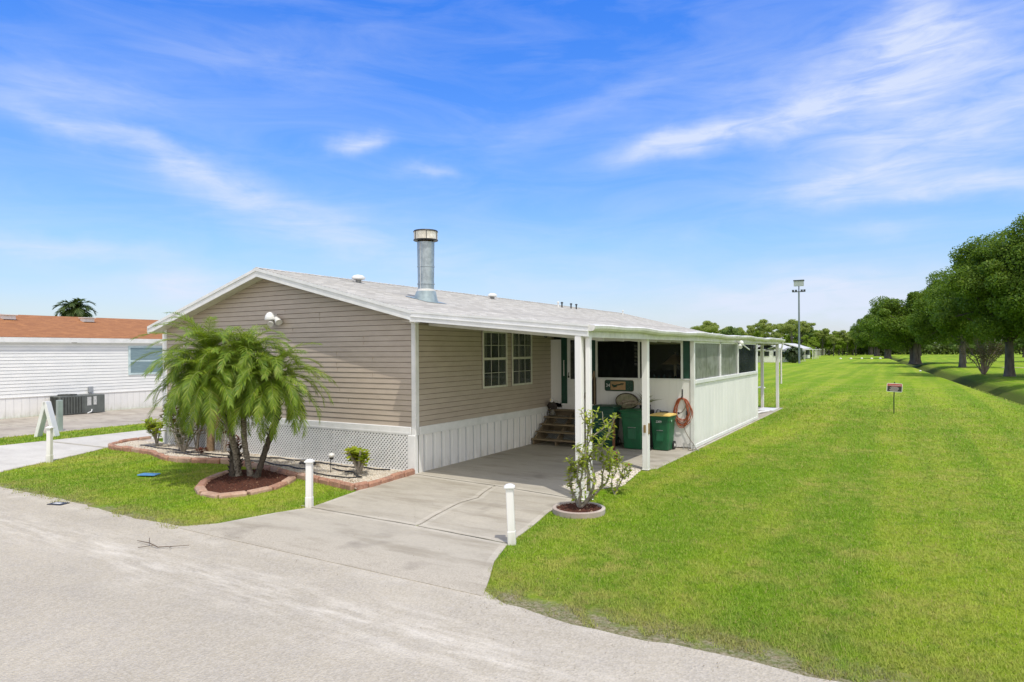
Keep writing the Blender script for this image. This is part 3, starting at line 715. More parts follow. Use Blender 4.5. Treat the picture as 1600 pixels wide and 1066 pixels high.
# the pair of windows on the carport wall
blind = M('pale_curtain', (.62,.62,.52), (.40,.40,.33), 3, .8, stretch=(1,8,.3))
def sash_window(y0, y1, z0, z1):
    X = XR+.027; f = MB(); w = .055
    f.bbox(X, X+.035, y0, y0+w, z0, z1, .006); f.bbox(X, X+.035, y1-w, y1, z0, z1, .006)
    f.box(X, X+.033, y0+w, y1-w, z0, z0+w); f.box(X, X+.033, y0+w, y1-w, z1-w, z1); zm = (z0+z1)/2+.02
    f.box(X, X+.038, y0+w, y1-w, zm-.035, zm+.03)
    fo = obj('window', f, cream, home)
    m_ = MB()
    for k in (1,2):
        yy = y0+w+(y1-y0-2*w)*k/3; m_.box(X+.003, X+.015, yy-.006, yy+.006, zm+.03, z1-w); m_.box(X+.003, X+.015, yy-.004, yy+.004, z0+w, zm-.035)
    for a, b_ in ((z0+w, zm-.035),(zm+.03, z1-w)):
        m_.box(X+.004, X+.016, y0+w, y1-w, (a+b_)/2-.006, (a+b_)/2+.006)
    obj('muntins', m_, cream, fo)
    g_ = MB(); g_.box(X-.004, X+.0, y0+w, y1-w, z0+w, z1-w); obj('pane', g_, win_glass, fo)
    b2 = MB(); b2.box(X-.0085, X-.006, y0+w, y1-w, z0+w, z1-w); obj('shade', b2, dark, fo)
    c2 = MB(); c2.box(X-.0058, X-.0045, y0+w+.02, y0+.24, zm, z1-w); obj('curtain', c2, blind, fo); c2 = MB(); c2.box(X-.0058, X-.0045, y1-.30, y1-w-.03, zm, z1-w); obj('curtain', c2, blind, fo)
sash_window(14.79, 16.05, 1.84, 3.40); sash_window(16.32, 17.50, 1.84, 3.41)
# spot light under the ceiling by the door, camera box
s = MB(); s.sphere((-9.66,18.3,3.38), .06, 10, 6); s.tube([(-9.66,18.3,3.38),(-9.60,18.12,3.30)], [.045,.06], 8); obj('ceiling_spot', s, black, home)

# flue
fl = MB(); C = (-11.6,14.72); FD = .2
fl.lathe((C[0],C[1],0), [(.225,4.45),(.228,4.9),(.232,5.3),(.24,5.8),(.245,6.12)], 28)
for zz in (4.93, 5.42): fl.lathe((C[0],C[1],0), [(.236,zz),(.246,zz+.006),(.246,zz+.03),(.236,zz+.036)], 28)
flue = obj('flue', fl, galv, home, smooth=True)
s = MB(); s.tube([(C[0],C[1]-.247,4.8),(C[0],C[1]-.25,6.1)], .006, 4); s.lathe((C[0],C[1],0), [(.24,4.72),(.255,4.73),(.255,4.79),(.24,4.80)], 28); obj('storm_collar', s, white_old, flue)
s = MB(); rings = []
for r_, z_, b_ in ((.34,0,1),(.27,.46,0)):
    ring = []
    for j in range(28):
        a = 2*math.pi*j/28; x = C[0]+r_*math.cos(a); y = C[1]+r_*math.sin(a); ring.append((x, y, (zr(x)+.012+FD) if b_ else 4.74))
    rings.append(ring)
s.loft(rings, False, True); s.quad((C[0]-.42,C[1]-.45,zr(C[0]-.42)+.02+FD),(C[0]+.42,C[1]-.45,zr(C[0]+.42)+.02+FD),(C[0]+.42,C[1]+.45,zr(C[0]+.42)+.02+FD),(C[0]-.42,C[1]+.45,zr(C[0]-.42)+.02+FD))
obj('flashing', s, galvflash, flue, smooth=True)
s = MB(); s.lathe((C[0],C[1],0), [(.15,6.10),(.15,6.2)], 20); 
for j in range(4):
    a = j*math.pi/2+.4; s.box(C[0]+.2*math.cos(a)-.015, C[0]+.2*math.cos(a)+.015, C[1]+.2*math.sin(a)-.015, C[1]+.2*math.sin(a)+.015, 6.1, 6.2)
obj('cap_neck', s, M('rusty_metal', (.20,.15,.09), (.10,.08,.06), 9, .8), flue)
s = MB(); s.lathe((C[0],C[1],0), [(.30,6.17),(.335,6.175),(.34,6.19),(.335,6.20),(.335,6.40),(.34,6.41)], 32); obj('cap_band', s, M('cream_cap_metal', (.72,.70,.62), (.55,.52,.44), 6, .5, metal=.1, fine=(12,.25,(.3,.25,.18))), flue, smooth=True)
s = MB(); s.lathe((C[0],C[1],0), [(.345,6.405),(.35,6.42),(.33,6.45),(.1,6.47)], 32); s.lathe((C[0],C[1],0), [(.337,6.165),(.347,6.17),(.347,6.19),(.337,6.195)], 32)
for j in range(6):
    a = j*math.pi/3+.2; s.tube([(C[0]+.34*math.cos(a),C[1]+.34*math.sin(a),6.18),(C[0]+.34*math.cos(a),C[1]+.34*math.sin(a),6.42)], .008, 5)
obj('cap_rim', s, black, flue)
flue.location.z -= FD
# small roof vents
def vent(x, y, s_=1):
    v_ = MB(); z = zr(x); v_.lathe((x,y,z-.03), [(.07*s_,0),(.07*s_,.14*s_)], 12); b = obj('roof_vent', v_, M('vent_pipe', (.25,.25,.24), None, 5, .6), home)
    v_ = MB(); v_.lathe((x,y,z+.08*s_), [(.11*s_,0),(.15*s_,.02*s_),(.15*s_,.06*s_),(.10*s_,.10*s_),(.02*s_,.12*s_)], 14, 1, 1.2); obj('vent_hood', v_, white, b, smooth=True)
vent(-14.2, 14.75, 1.25); vent(-14.15, 22.2, 1.2)
for y in (27.9, 28.3, 29.3, 29.9, 36.2):
    v_ = MB(); x = -14.1; v_.tube([(x,y,zr(x)-.05),(x,y,zr(x)+.22)], .035, 8); v_.lathe((x,y,zr(x)+.2), [(.06,0),(.06,.05),(.01,.07)], 10); obj('vent_stack', v_, white_old if y in (27.9,36.2) else black, home)
# dusk light high on the gable
s = MB(); X0 = -14.6; Z0 = 3.80
s.box(X0-.08, X0+.08, YF-.05, YF-.01, Z0-.07, Z0+.07); lamp = obj('gable_light', s, white, home)
s = MB(); s.lathe((X0,YF-.16,Z0-.06), [(.17,-.02),(.18,0),(.15,.10),(.09,.17),(.03,.19)], 16, .9, .8); obj('lamp_hood', s, white, lamp, smooth=True)
s = MB(); s.tube([(X0+.07,YF-.05,Z0-.02),(X0+.22,YF-.12,Z0-.06),(X0+.34,YF-.16,Z0-.16)], [.05,.075,.095], 12); s.tube([(X0+.0,YF-.12,Z0-.1),(X0+.08,YF-.22,Z0-.2)], [.05,.08], 12); obj('lamp_head', s, white_old, lamp, smooth=True)
# flood light on the screen room
s = MB(); s.sphere((-4.98,24.1,3.08), .09, 12, 8); s.tube([(-5.0,24.1,3.1),(-5.18,24.1,3.12)], .05, 8); s.tube([(-5.0,24.5,3.02),(-4.93,25.3,2.84)], .022, 6); s.tube([(-5.0,24.0,3.0),(-4.95,23.85,2.93)], [.05,.07], 10); obj('wall_light', s, white, home, smooth=True)
# white posts of the awning at the far front corner
for x, y in ((-20.25,12.35),(-20.6,13.0)): post(x, y, .10, 3.45, 'awning_post', white)

# ------------------------------------------------------------------ wooden steps
st = empty('wooden_steps', 'dark brown open wooden steps rising to the green edged door', 'steps', (-8.9,17.4,0))
n = 5; x0s, x1s = -9.72, -8.20
for i in range(n):
    z = .20*(i+1); yy = 17.40+.27*i
    s = MB(); s.bbox(x0s-.02, x1s+.02, yy, yy+.13, z-.035, z, .006); s.bbox(x0s-.02, x1s+.02, yy+.14, yy+.27, z-.035, z, .006); obj('tread', s, wood, st)
for x in (x0s+.02, x1s-.06, -8.98):
    s = MB(); s.prism([(17.44,.02),(17.44,.16),(18.78,1.0+.0),(18.78,.02)] if x != -8.98 else [(17.5,.02),(17.5,.14),(18.7,.94),(18.7,.7),(17.7,.02)], 'x', x, x+.04); obj('stringer', s, wood, st)
s = MB(); s.box(x0s, x1s, 18.74, 18.79, .1, 1.0); 
obj('back_board', s, wood, st)
lat_m = M('grey_lattice', (.30,.32,.31), None, 5, .8)
for yy, zz in ((18.0,.1),(18.6,.5)):
    s = MB(); k = -9.6
    while k < -8.4:
        s.tube([(k,yy,zz),(k+.3,yy,zz+.3)], .008, 4); s.tube([(k+.3,yy,zz),(k,yy,zz+.3)], .008, 4); k += .06
    obj('lattice_infill', s, lat_m, st)
s = MB(); s.tube([(-8.22,17.5,1.0),(-8.22,18.7,2.2)], .03, 8); s.tube([(-8.22,17.5,.2),(-8.22,17.5,1.0)], .03, 8); s.tube([(-8.22,18.7,.9),(-8.22,18.7,2.2)], .03, 8); obj('handrail', s, wood, st)
# eagle ornament on the top step
eg = empty('eagle_statue', 'small dark eagle figure with a white head standing on the top step', 'statue', (-9.55,18.45,1.0))
s = MB(); s.lathe((-9.55,18.45,.83), [(.11,0),(.12,.03),(.07,.08),(.05,.17)], 12); obj('base', s, M('grey_rock', (.2,.19,.17), None, 9, .9, .5), eg)
s = MB(); s.tube([(-9.55,18.50,.98),(-9.55,18.46,1.08),(-9.55,18.44,1.18),(-9.55,18.42,1.26)], [.04,.095,.10,.055], 12); s.tube([(-9.50,18.44,1.22),(-9.44,18.47,1.10),(-9.47,18.52,.96)], [.03,.06,.015], 8); s.tube([(-9.60,18.44,1.22),(-9.69,18.47,1.12),(-9.68,18.50,.98)], [.03,.07,.015], 8); s.tube([(-9.55,18.5,1.0),(-9.55,18.56,.86)], [.05,.03], 8); obj('body', s, M('dark_feathers', (.035,.028,.024), (.06,.05,.04), 20, .8, .5), eg, smooth=True)
s = MB(); s.sphere((-9.55,18.40,1.315), .055, 12, 8); s.tube([(-9.55,18.40,1.28),(-9.55,18.42,1.24)], [.05,.06], 10); hd = obj('head', s, white, eg, smooth=True)
s = MB(); s.tube([(-9.55,18.35,1.315),(-9.55,18.31,1.30),(-9.55,18.30,1.275)], [.02,.014,.004], 6); obj('beak', s, yellow, hd)

# ------------------------------------------------------------------ text helper
def text_mesh(txt, size, mat_, parent, loc, rot=(R(90),0,0), name='lettering', ext=.002):
    cu = bpy.data.curves.new(name, 'FONT'); cu.body = txt; cu.size = size; cu.extrude = ext; cu.align_x = 'CENTER'; cu.align_y = 'CENTER'
    tmp = bpy.data.objects.new(name, cu); COL.objects.link(tmp)
    dg_ = bpy.context.evaluated_depsgraph_get(); me = bpy.data.meshes.new_from_object(tmp.evaluated_get(dg_))
    bpy.data.objects.remove(tmp); bpy.data.curves.remove(cu)
    me.materials.clear(); me.materials.append(mat_)
    o = bpy.data.objects.new(name, me); COL.objects.link(o); o.parent = parent; o.location = loc; o.rotation_euler = rot
    return o
# house number board
nb = empty('house_number_board', 'green rimmed board with white 34 and a tan centre on the screen room wall', 'sign', (-7.45,YS-.02,1.78))
def rrect(w_, h_, r_, n_=5):
    pts = []
    for cx, cy, a0 in ((w_/2-r_,h_/2-r_,0),(-w_/2+r_,h_/2-r_,90),(-w_/2+r_,-h_/2+r_,180),(w_/2-r_,-h_/2+r_,270)):
        for i in range(n_+1): a = R(a0+90*i/n_); pts.append((cx+r_*math.cos(a), cy+r_*math.sin(a)))
    return pts
s = MB(); s.prism(rrect(.93,.34,.06), 'y', .015, 0); obj('rim', s, M('brown_green_rim', (.06,.06,.03), None, 8, .6), nb, False)
s = MB(); s.prism(rrect(.89,.30,.05), 'y', -.001, -.008); obj('board', s, darkgreen, nb, False)
s = MB(); s.box(-.27,.21,-.012,-.0085,-.125,.125); obj('tan_panel', s, M('tan_panel', (.36,.24,.12), (.50,.30,.15), 5, .7), nb, False)
text_mesh('34', .14, white, nb, (-.355,-.0095,.0))
s = MB(); rr = random.Random(3)
s.tube([(-.23,-.014,.05),(-.19,-.014,-.01),(-.13,-.014,-.02),(-.06,-.014,.02),(.02,-.014,.03),(.09,-.014,.06),(.17,-.014,.07)], [.006,.022,.03,.022,.02,.018,.004], 6); s.tube([(-.2,-.014,.03),(-.12,-.014,.0),(-.05,-.014,-.035),(-.15,-.014,-.04),(-.18,-.014,-.055)], .010, 6); s.tube([(0,-.014,.02),(.05,-.014,.065),(.1,-.014,.03),(.15,-.014,.05)], .009, 6)
obj('script_lettering', s, darkgreen, nb, False)
dots_m = M('pale_green_dots', (.25,.32,.22), None, 5, .6)
for x, z in ((.27,.05),(.31,.09),(.36,.10),(.40,.07),(.30,.0),(.34,-.05),(.38,-.02),(.29,-.09),(.37,-.09)): s = MB(); s.sphere((x,-.012,z), .008, 6, 4); obj('painted_dot', s, dots_m, nb, False)

# ------------------------------------------------------------------ bins
def make_bin(name, label, loc, rz, w_, d_, h_, body_m, lid_m, txt=None):
    b = empty(name, label, 'trash bin', loc, rz, 'wheeled bins under the carport')
    def ring(w2, d2, z, r_=.05): return [(x, y, z) for x, y in rrect(w2, d2, r_, 4)]
    s = MB(); s.loft([ring(w_*.78,d_*.72,.02),ring(w_*.80,d_*.74,.06),ring(w_*.94,d_*.92,h_*.80),ring(w_*.94,d_*.92,h_*.81),ring(w_*.99,d_*.97,h_*.815),ring(w_,d_,h_-.08),ring(w_*1.03,d_*1.03,h_-.075),ring(w_*1.03,d_*1.03,h_-.045)], True, True)
    obj('body', s, body_m, b, False, True)
    s = MB(); fy = -d_*.40; s.prism(rrect(w_*.36,h_*.34,.03), 'y', fy+.01, fy-.012)
    pan = obj('front_panel', s, body_m, b, False); pan.location = (0, -.012, h_*.42); pan.rotation_euler = (R(-3.5),0,0)
    s = MB(); s.tube([(-w_*.17,-d_*.445,h_*.56),(w_*.17,-d_*.445,h_*.56)], .011, 8); obj('lift_bar', s, M('metal_bar', (.35,.37,.36), None, 8, .4, metal=.6), b, False)
    s = MB(); s.loft([ring(w_*1.07,d_*1.10,h_-.045),ring(w_*1.09,d_*1.12,h_-.03),ring(w_*1.07,d_*1.10,h_-.012),ring(w_*.8,d_*.8,h_+.012),ring(w_*.3,d_*.3,h_+.02)], True, True); obj('lid', s, lid_m, b, False, True)
    s = MB(); s.tube([(-w_*.42,d_*.56,h_-.06),(-w_*.42,d_*.68,h_-.08),(w_*.42,d_*.68,h_-.08),(w_*.42,d_*.56,h_-.06)], .016, 8); obj('handle', s, body_m, b, False)
    for sx in (-1, 1):
        s = MB(); wx = sx*w_*.43; rings = [[(wx+o, d_*.34+r_*math.cos(2*math.pi*j/18), .125+r_*math.sin(2*math.pi*j/18)) for j in range(18)] for o, r_ in ((-.03,.10),(-.025,.12),(.025,.12),(.03,.10))]
        s.loft(rings, True, True); whl = obj('wheel', s, black, b, False, True)
        s = MB(); rings = [[(wx+sx*(.031+o), d_*.34+r_*math.cos(2*math.pi*j/12), .125+r_*math.sin(2*math.pi*j/12)) for j in range(12)] for o, r_ in ((0,.05),(.008,.035))]; s.loft(rings, True, True); obj('hub', s, white_old, whl, False)
    if txt:
        text_mesh(txt, .085, white, b, (-.01,-d_*.515,h_*.80), (R(87),0,0))
        s = MB(); s.lathe((0,0,0), [(.035,0),(.035,.004)], 14); o = obj('round_sticker', s, M('pale_green_sticker', (.35,.6,.42), None, 6, .5), b, False); o.location = (w_*.495, -d_*.12, h_*.82); o.rotation_euler = (0,R(90),0)
    return b
make_bin('wheeled_bin', 'widest dark green wheeled bin with a green lid, beside the steps', (-7.62,18.15,.02), R(4), .72, .72, 1.20, bin_dark, bin_dark)
make_bin('wheeled_bin', 'tall mid green wheeled bin partly behind the carport post', (-6.72,18.15,.02), R(2), .66, .66, 1.12, bin_green, bin_green)
make_bin('wheeled_bin', 'green wheeled bin with a sun faded yellow lid beside the coiled orange cord', (-5.93,18.28,.02), R(-3), .56, .60, 1.02, bin_green, yellow, '2209')
# things on and behind the bins
s = MB()
def ell(cx, cz, a, b_, y0, y1, n_=32): s.loft([[(cx+a*math.cos(2*math.pi*j/n_), y, cz+b_*math.sin(2*math.pi*j/n_)) for j in range(n_)] for y in (y0, y1)], True, True)
tr = empty('oval_tray', 'dark rimmed oval tray with a tan face leaning on the wall behind the bins', 'tray', (-7.15,18.62,1.2))
s = MB(); ell(-7.15,1.33,.36,.25,18.66,18.62); obj('rim', s, M('dark_wood_rim', (.05,.035,.02), None, 8, .5), tr)
s = MB(); ell(-7.15,1.33,.325,.215,18.619,18.612); obj('face', s, M('painted_tan_face', (.40,.36,.24), (.22,.22,.13), 9, .7), tr)
s = MB(); rr = random.Random(9)
for i in range(12):
    x = -6.98+rr.uniform(-.2,.32); y = 18.2+rr.uniform(-.1,.15); z = 1.23+rr.uniform(0,.08)
    s.tube([(x,y,z),(x+rr.uniform(-.15,.15),y+rr.uniform(-.1,.1),z+rr.uniform(.0,.14)),(x+rr.uniform(-.3,.3),y+rr.uniform(-.15,.15),z+rr.uniform(-.02,.16))], [.035,.03,.01], 6)
tag(obj('driftwood', s, wood_grey, smooth=True), 'heap of pale driftwood pieces lying on the bin lids', 'driftwood')
s = MB(); 
for i in range(22):
    a = rr.uniform(0,6.28); e = rr.uniform(.4,1.3); L_ = rr.uniform(.35,.62)
    bx, by, bz = -6.55, 18.5, 1.25
    p1 = (bx+L_*.5*math.cos(a)*math.cos(e), by+L_*.35*math.sin(a)*math.cos(e)*.5, bz+L_*.5*math.sin(e)); p2 = (bx+L_*math.cos(a)*math.cos(e)*1.2, by+L_*.3*math.sin(a)*math.cos(e), bz+L_*.8*math.sin(e))
    wv = .012
    s.quad((bx-wv,by,bz),(bx+wv,by,bz),(p1[0]+wv*1.4,p1[1],p1[2]),(p1[0]-wv*1.4,p1[1],p1[2]+.01)); s.quad((p1[0]-wv*1.4,p1[1],p1[2]+.01),(p1[0]+wv*1.4,p1[1],p1[2]),p2)
pl = empty('spiky_potted_plant', 'spiky dull green plant in a pot behind the bins', 'potted plant', (-6.55,18.5,0))
obj('leaves', s, leafmat('dull_spiky_leaves', (.12,.15,.07), (.22,.24,.12)), pl)
s = MB(); s.lathe((-6.55,18.55,.02), [(.12,0),(.15,.6),(.16,1.20),(.17,1.22)], 14); obj('pot', s, black, pl, smooth=True)
s = MB(); s.box(-6.45,-6.30,18.50,18.62,.02,1.12); s.box(-6.27,-6.24,18.4,18.43,.02,1.1); s.lathe((-6.02,18.66,.02),[(.13,0),(.13,1.05)],12); s.tube([(-6.25,18.6,1.0),(-6.2,18.6,1.12),(-6.1,18.6,1.10),(-6.1,18.6,1.0)], .012, 6)
tag(obj('garden_canister', s, black, smooth=True), 'black canister and garden tools standing behind the yellow lidded bin', 'canister')
s = MB(); s.box(-5.325,-5.275,14.955,14.975,.9,1.08); s.box(-5.225,-5.21,15.0,15.06,.86,1.12); tag(obj('post_latch', s, M('dull_brass', (.30,.20,.08), None, 8, .5)), 'small brown bracket fixed to the middle carport post', 'bracket')
s = MB(); s.box(-7.17,-7.11,17.55,17.60,.02,.95); s.tube([(-7.14,17.57,.9),(-7.14,17.57,1.0)], .02, 6); tag(obj('shovel_handle', s, M('reddish_wood', (.22,.09,.04), (.14,.06,.03), 8, .7)), 'reddish wooden stake leaning between the two larger bins', 'stake')
# orange cord coil
hc = empty('extension_cord', 'coiled orange cord hanging from a black hook on the white wall', 'cord', (-5.52,YS-.05,1.07))
s = MB()
for i in range(9):
    pts = []; a_ = .22+rr.uniform(-.06,.06); b_ = .38+rr.uniform(-.09,.07); cx = -5.52+rr.uniform(-.035,.04); top = 1.47+rr.uniform(-.02,.01)
    for j in range(25):
        a = 2*math.pi*j/24; sq = 1+.12*math.sin(2*a+i)
        pts.append((cx+a_*sq*math.sin(a)*(1 if math.cos(a) < .3 else .85), YS-.03-.012*(i % 4)-.01*math.sin(a*3+i), top-b_+b_*math.cos(a)))
    s.tube(pts, .0105, 6, False)
obj('coil', s, orange, hc, smooth=True)
s = MB(); s.tube([(-5.66,YS-.06,1.05),(-5.6,YS-.07,1.02),(-5.5,YS-.07,1.08),(-5.42,YS-.07,1.2),(-5.40,YS-.07,1.32)], .012, 6); s.tube([(-5.5,YS-.05,.70),(-5.42,YS-.05,.5),(-5.3,YS-.06,.3),(-5.15,YS-.1,.12),(-5.08,YS-.2,.04),(-5.2,YS-.35,.03),(-5.3,YS-.3,.03)], .009, 6); obj('loose_end', s, M('grey_brown_cord', (.20,.16,.12), None, 8, .6), hc, smooth=True)
s = MB(); s.box(-5.535,-5.505,YS-.02,YS,1.42,1.72); s.tube([(-5.52,YS-.02,1.5),(-5.52,YS-.10,1.47),(-5.52,YS-.10,1.52)], .012, 6); obj('hook', s, black, hc)
for a_ in ((-5.40,-5.36,.98,1.1),(-5.63,-5.59,1.0,1.06)): s = MB(); s.bbox(a_[0],a_[1],YS-.09,YS-.05,a_[2],a_[3],.008); obj('plug', s, black, hc)
s = MB()
for (x,y) in ((-5.45,18.62),(-5.28,18.55),(-5.15,18.5)): s.tube([(x,y,.015),(x+.02,y,.22)], .013, 6); s.tube([(x-.03,y,.17),(x+.05,y,.17)], .01, 5)
s.tube([(-5.5,18.6,.1),(-5.1,18.45,.12),(-4.95,18.4,.04)], .012, 6)
tag(obj('water_spigot', s, M('grey_pvc', (.45,.45,.43), (.2,.2,.2), 30, .5), smooth=True), 'grey pipes and spigot at the foot of the white wall corner', 'pipes')
# lamp inside the screen room on a table
tb = empty('side_table', 'dark table inside the screened room under the lamp', 'table', (-6.0,19.7,.1))
s = MB(); s.box(-6.9,-5.4,19.4,20.1,1.86,1.92); obj('tabletop', s, wood, tb)
for x in (-6.8,-5.5):
    for y in (19.5,20.0): s = MB(); s.box(x-.03,x+.03,y-.03,y+.03,.1,1.86); obj('leg', s, wood, tb)
lp = empty('table_lamp', 'table lamp with a flared tan shade seen through the dark screen', 'lamp', (-5.97,19.6,1.92))
s = MB(); s.lathe((-5.97,19.6,1.92), [(.10,0),(.10,.02),(.045,.05),(.04,.2),(.045,.48),(.02,.5)], 14); obj('base', s, M('cream_lamp_base', (.85,.80,.55), (.7,.62,.4), 6, .5), lp, smooth=True)
s = MB(); s.lathe((-5.97,19.6,2.42), [(.40,0),(.39,.02),(.30,.07),(.12,.26),(.03,.30),(.01,.36)], 18); obj('lamp_shade', s, M('tan_shade', (.5,.40,.22), (.4,.3,.16), 6, .7), lp, smooth=True)
s = MB()
for i in range(9): s.lathe((-6.95+i*.17,19.5+rr.uniform(-.03,.05),1.92), [(.03,0),(.05,.05),(.04,.12),(.02,.15+.05*rr.random())], 8)
tag(obj('ornament_row', s, M('green_glassware', (.05,.14,.12), (.12,.2,.2), 9, .2), smooth=True), 'row of small green glass ornaments on the table behind the screen', 'ornaments')
s = MB(); s.box(-6.95,-6.9,18.95,19.0,2.4,3.1)
s = MB()
for i in range(6): s.sphere((-7.02,19.05,2.98-i*.11), .04, 8, 6); s.tube([(-7.02,19.05,2.98-i*.11),(-6.94,19.05,2.94-i*.11)], [.02,.005], 5)
tag(obj('hanging_chime', s, M('pale_ceramic', (.45,.45,.42), None, 6, .5), smooth=True), 'string of pale ornaments hanging behind the left dark screen', 'wind chime')

# leaf litter on the concrete and road
px = rng.uniform(-10.5,-3.5,900); py = 6.05+rng.random(900)**1.6*5.8; px2 = np.concatenate([px, rng.uniform(-4.5,1.5,500), rng.uniform(-18,-10,250), -9.6+rng.random(120)*.3]); py2 = np.concatenate([py, 6.32-rng.random(500)**2*1.2, 6.38-rng.random(250)**2*.9, rng.uniform(8.6,12,120)])
k = (rng.random(len(px2)) < .12)|((py2 < 6.6) & (rng.random(len(px2)) < .35))
tag(stones('leaf_litter', [(a,b,.018) for a,b in zip(px2[k],py2[k])], leafmat('dry_bits', (.34,.29,.21), (.24,.20,.14), (.16,.12,.07), 0, .9), None, .003, .010), 'scattered dry leaf bits and grit on the road edge and driveway', 'leaf litter')
# ------------------------------------------------------------------ bollards
def bollard(loc, h_, tilt, label):
    b = empty('marker_post', label, 'post', loc, R(8), 'white marker posts by the driveways'); b.rotation_euler = (tilt[0], tilt[1], R(28))
    s = MB(); s.bbox(-.055,.055,-.055,.055,-.02,h_-.03,.008); s.bbox(-.061,.061,-.061,.061,-.02,.20,.008); obj('shaft', s, white_panel, b, False)
    s = MB(); s.loft([[(x*k_,y*k_,z_) for x,y in rrect(.16,.16,.02,3)] for k_, z_ in ((.9,h_-.03),(1,h_-.025),(1,h_-.005),(.8,h_+.005),(.7,h_+.018),(.25,h_+.032))], True, True); obj('cap', s, white, b, False)
bollard((-5.0,8.34,0), .86, (0,R(-2.2)), 'white square post at the right edge of the carport driveway')
bollard((-9.40,8.46,0), .86, (0,R(.6)), 'white square post at the left edge of the carport driveway by the gravel bed')
bollard((-19.30,8.62,0), .92, (0,R(.8)), 'white square post beside the far left driveway before the A shaped stand')

# small fixtures
so = empty('solar_light', 'round pale solar light on a thin stake in the gravel bed behind the post', 'garden light', (-11.45,10.95,.05))
s = MB(); s.tube([(-11.45,10.95,.05),(-11.44,10.95,.40)], .009, 6); obj('stake', s, black, so)
s = MB(); s.sphere((-11.42,10.95,.46), .075, 12, 8, 1, 1, .75); obj('globe', s, white_old, so, smooth=True); s = MB(); s.lathe((-11.42,10.95,.36), [(.03,0),(.055,.04),(.03,.06)], 10); obj('collar', s, black, so)
s = MB(); s.bbox(-.22,.22,-.12,.12,.0,.022,.012, Matrix.Translation((-15.08,8.80,.03)) @ Matrix.Rotation(R(25),4,'Z')); tag(obj('utility_cover', s, M('blue_plastic', (.06,.20,.42), (.10,.27,.5), 5, .5)), 'blue plastic utility cover set flush in the left lawn', 'cover')
s = MB(); s.mi = 0; s.box(-.16,.16,-.10,.10,0,.012, Matrix.Translation((-13.78,6.30,.007)) @ Matrix.Rotation(R(18),4,'Z')); s.mi = 1; s.box(-.10,.06,-.03,.04,.0121,.015, Matrix.Translation((-13.78,6.30,.007)) @ Matrix.Rotation(R(18),4,'Z'))
tag(obj('survey_plate', s, [black, white_old]), 'small black and white plate lying at the road edge on the left', 'plate')
s = MB(); s.tube([(-9.95,5.62,.03),(-9.6,5.60,.05),(-9.35,5.58,.03),(-9.0,5.84,.04)], [.004,.007,.008,.003], 5); s.tube([(-9.6,5.6,.05),(-9.85,5.75,.05)], .005, 5); s.tube([(-9.45,5.59,.04),(-9.58,5.42,.03)], .005, 5); s.tube([(-9.2,5.7,.03),(-9.1,5.6,.05)], .004, 5)
tag(obj('fallen_twig', s, M('dry_twig', (.13,.10,.07), None, 8, .9)), 'small forked dry twig lying on the road', 'twig')
# drip hoses across the bed
for pts, lb in (([(-19.8,11.3),(-18.6,11.25),(-17,11.2),(-15.5,11.35),(-14.2,11.6),(-13.2,11.75),(-12.7,11.62),(-12.5,11.45),(-12.9,11.35),(-13.1,11.5),(-12.6,11.7),(-11.8,11.6),(-11.0,11.7),(-10.2,11.75)], 'black irrigation hose looping along the foot of the lattice'), ([(-17.4,10.9),(-16.5,10.95),(-15.5,11.0),(-14,11.1),(-13,10.95),(-12.2,10.9),(-11.5,10.6),(-10.8,10.55),(-10.3,10.75),(-10.9,11.1),(-11.9,11.3)], 'black irrigation hose curving behind the terracotta edging')):
    s = MB(); q = []
    for a, b_ in zip(pts, pts[1:]):
        for k_ in range(5): q.append((a[0]+(b_[0]-a[0])*k_/5, a[1]+(b_[1]-a[1])*k_/5+.02*math.sin(len(q)), .085+.01*math.sin(len(q)*1.3)))
    s.tube(q, .017, 6); tag(obj('drip_hose', s, black, smooth=True), lb, 'hose')

# ------------------------------------------------------------------ plants
def cards(n, center, radius, size, flat=(1,1,1), seed=0, up=.0, shell=.55):
    """leaf quads through an ellipsoid, thicker towards the rim"""
    r_ = np.random.default_rng(seed)
    d = r_.normal(size=(n,3)); d /= np.linalg.norm(d, axis=1)[:,None]
    rad = (shell+(1-shell)*r_.random(n))[:,None]
    P = np.array(center)+d*rad*np.array(radius)*np.array(flat)
    nrm = d*.6+r_.normal(size=(n,3))*.6+np.array([0,0,up]); nrm /= np.linalg.norm(nrm, axis=1)[:,None]
    t_ = np.cross(nrm, r_.normal(size=(n,3))); t_ /= np.linalg.norm(t_, axis=1)[:,None]; b_ = np.cross(nrm, t_)
    s_ = (size*r_.uniform(.6,1.3,n))[:,None]
    return np.stack([P-t_*s_, P-b_*s_*.55, P+t_*s_, P+b_*s_*.55], 1).reshape(-1,3)
def leafblade(mb, base, d, L_, w_, droop=.3, up=Vector((0,0,1))):
    d = Vector(d).normalized(); side = d.cross(up)
    if side.length < 1e-3: side = Vector((1,0,0))
    side.normalize(); b = Vector(base); m1 = b+d*L_*.5+Vector((0,0,-droop*L_*.15)); tp = b+d*L_+Vector((0,0,-droop*L_*.6))
    n_ = len(mb.v); mb.v += [tuple(b), tuple(m1+side*w_/2), tuple(tp), tuple(m1-side*w_/2)]; mb.f.append((n_,n_+1,n_+2,n_+3)); mb.m.append(mb.mi)

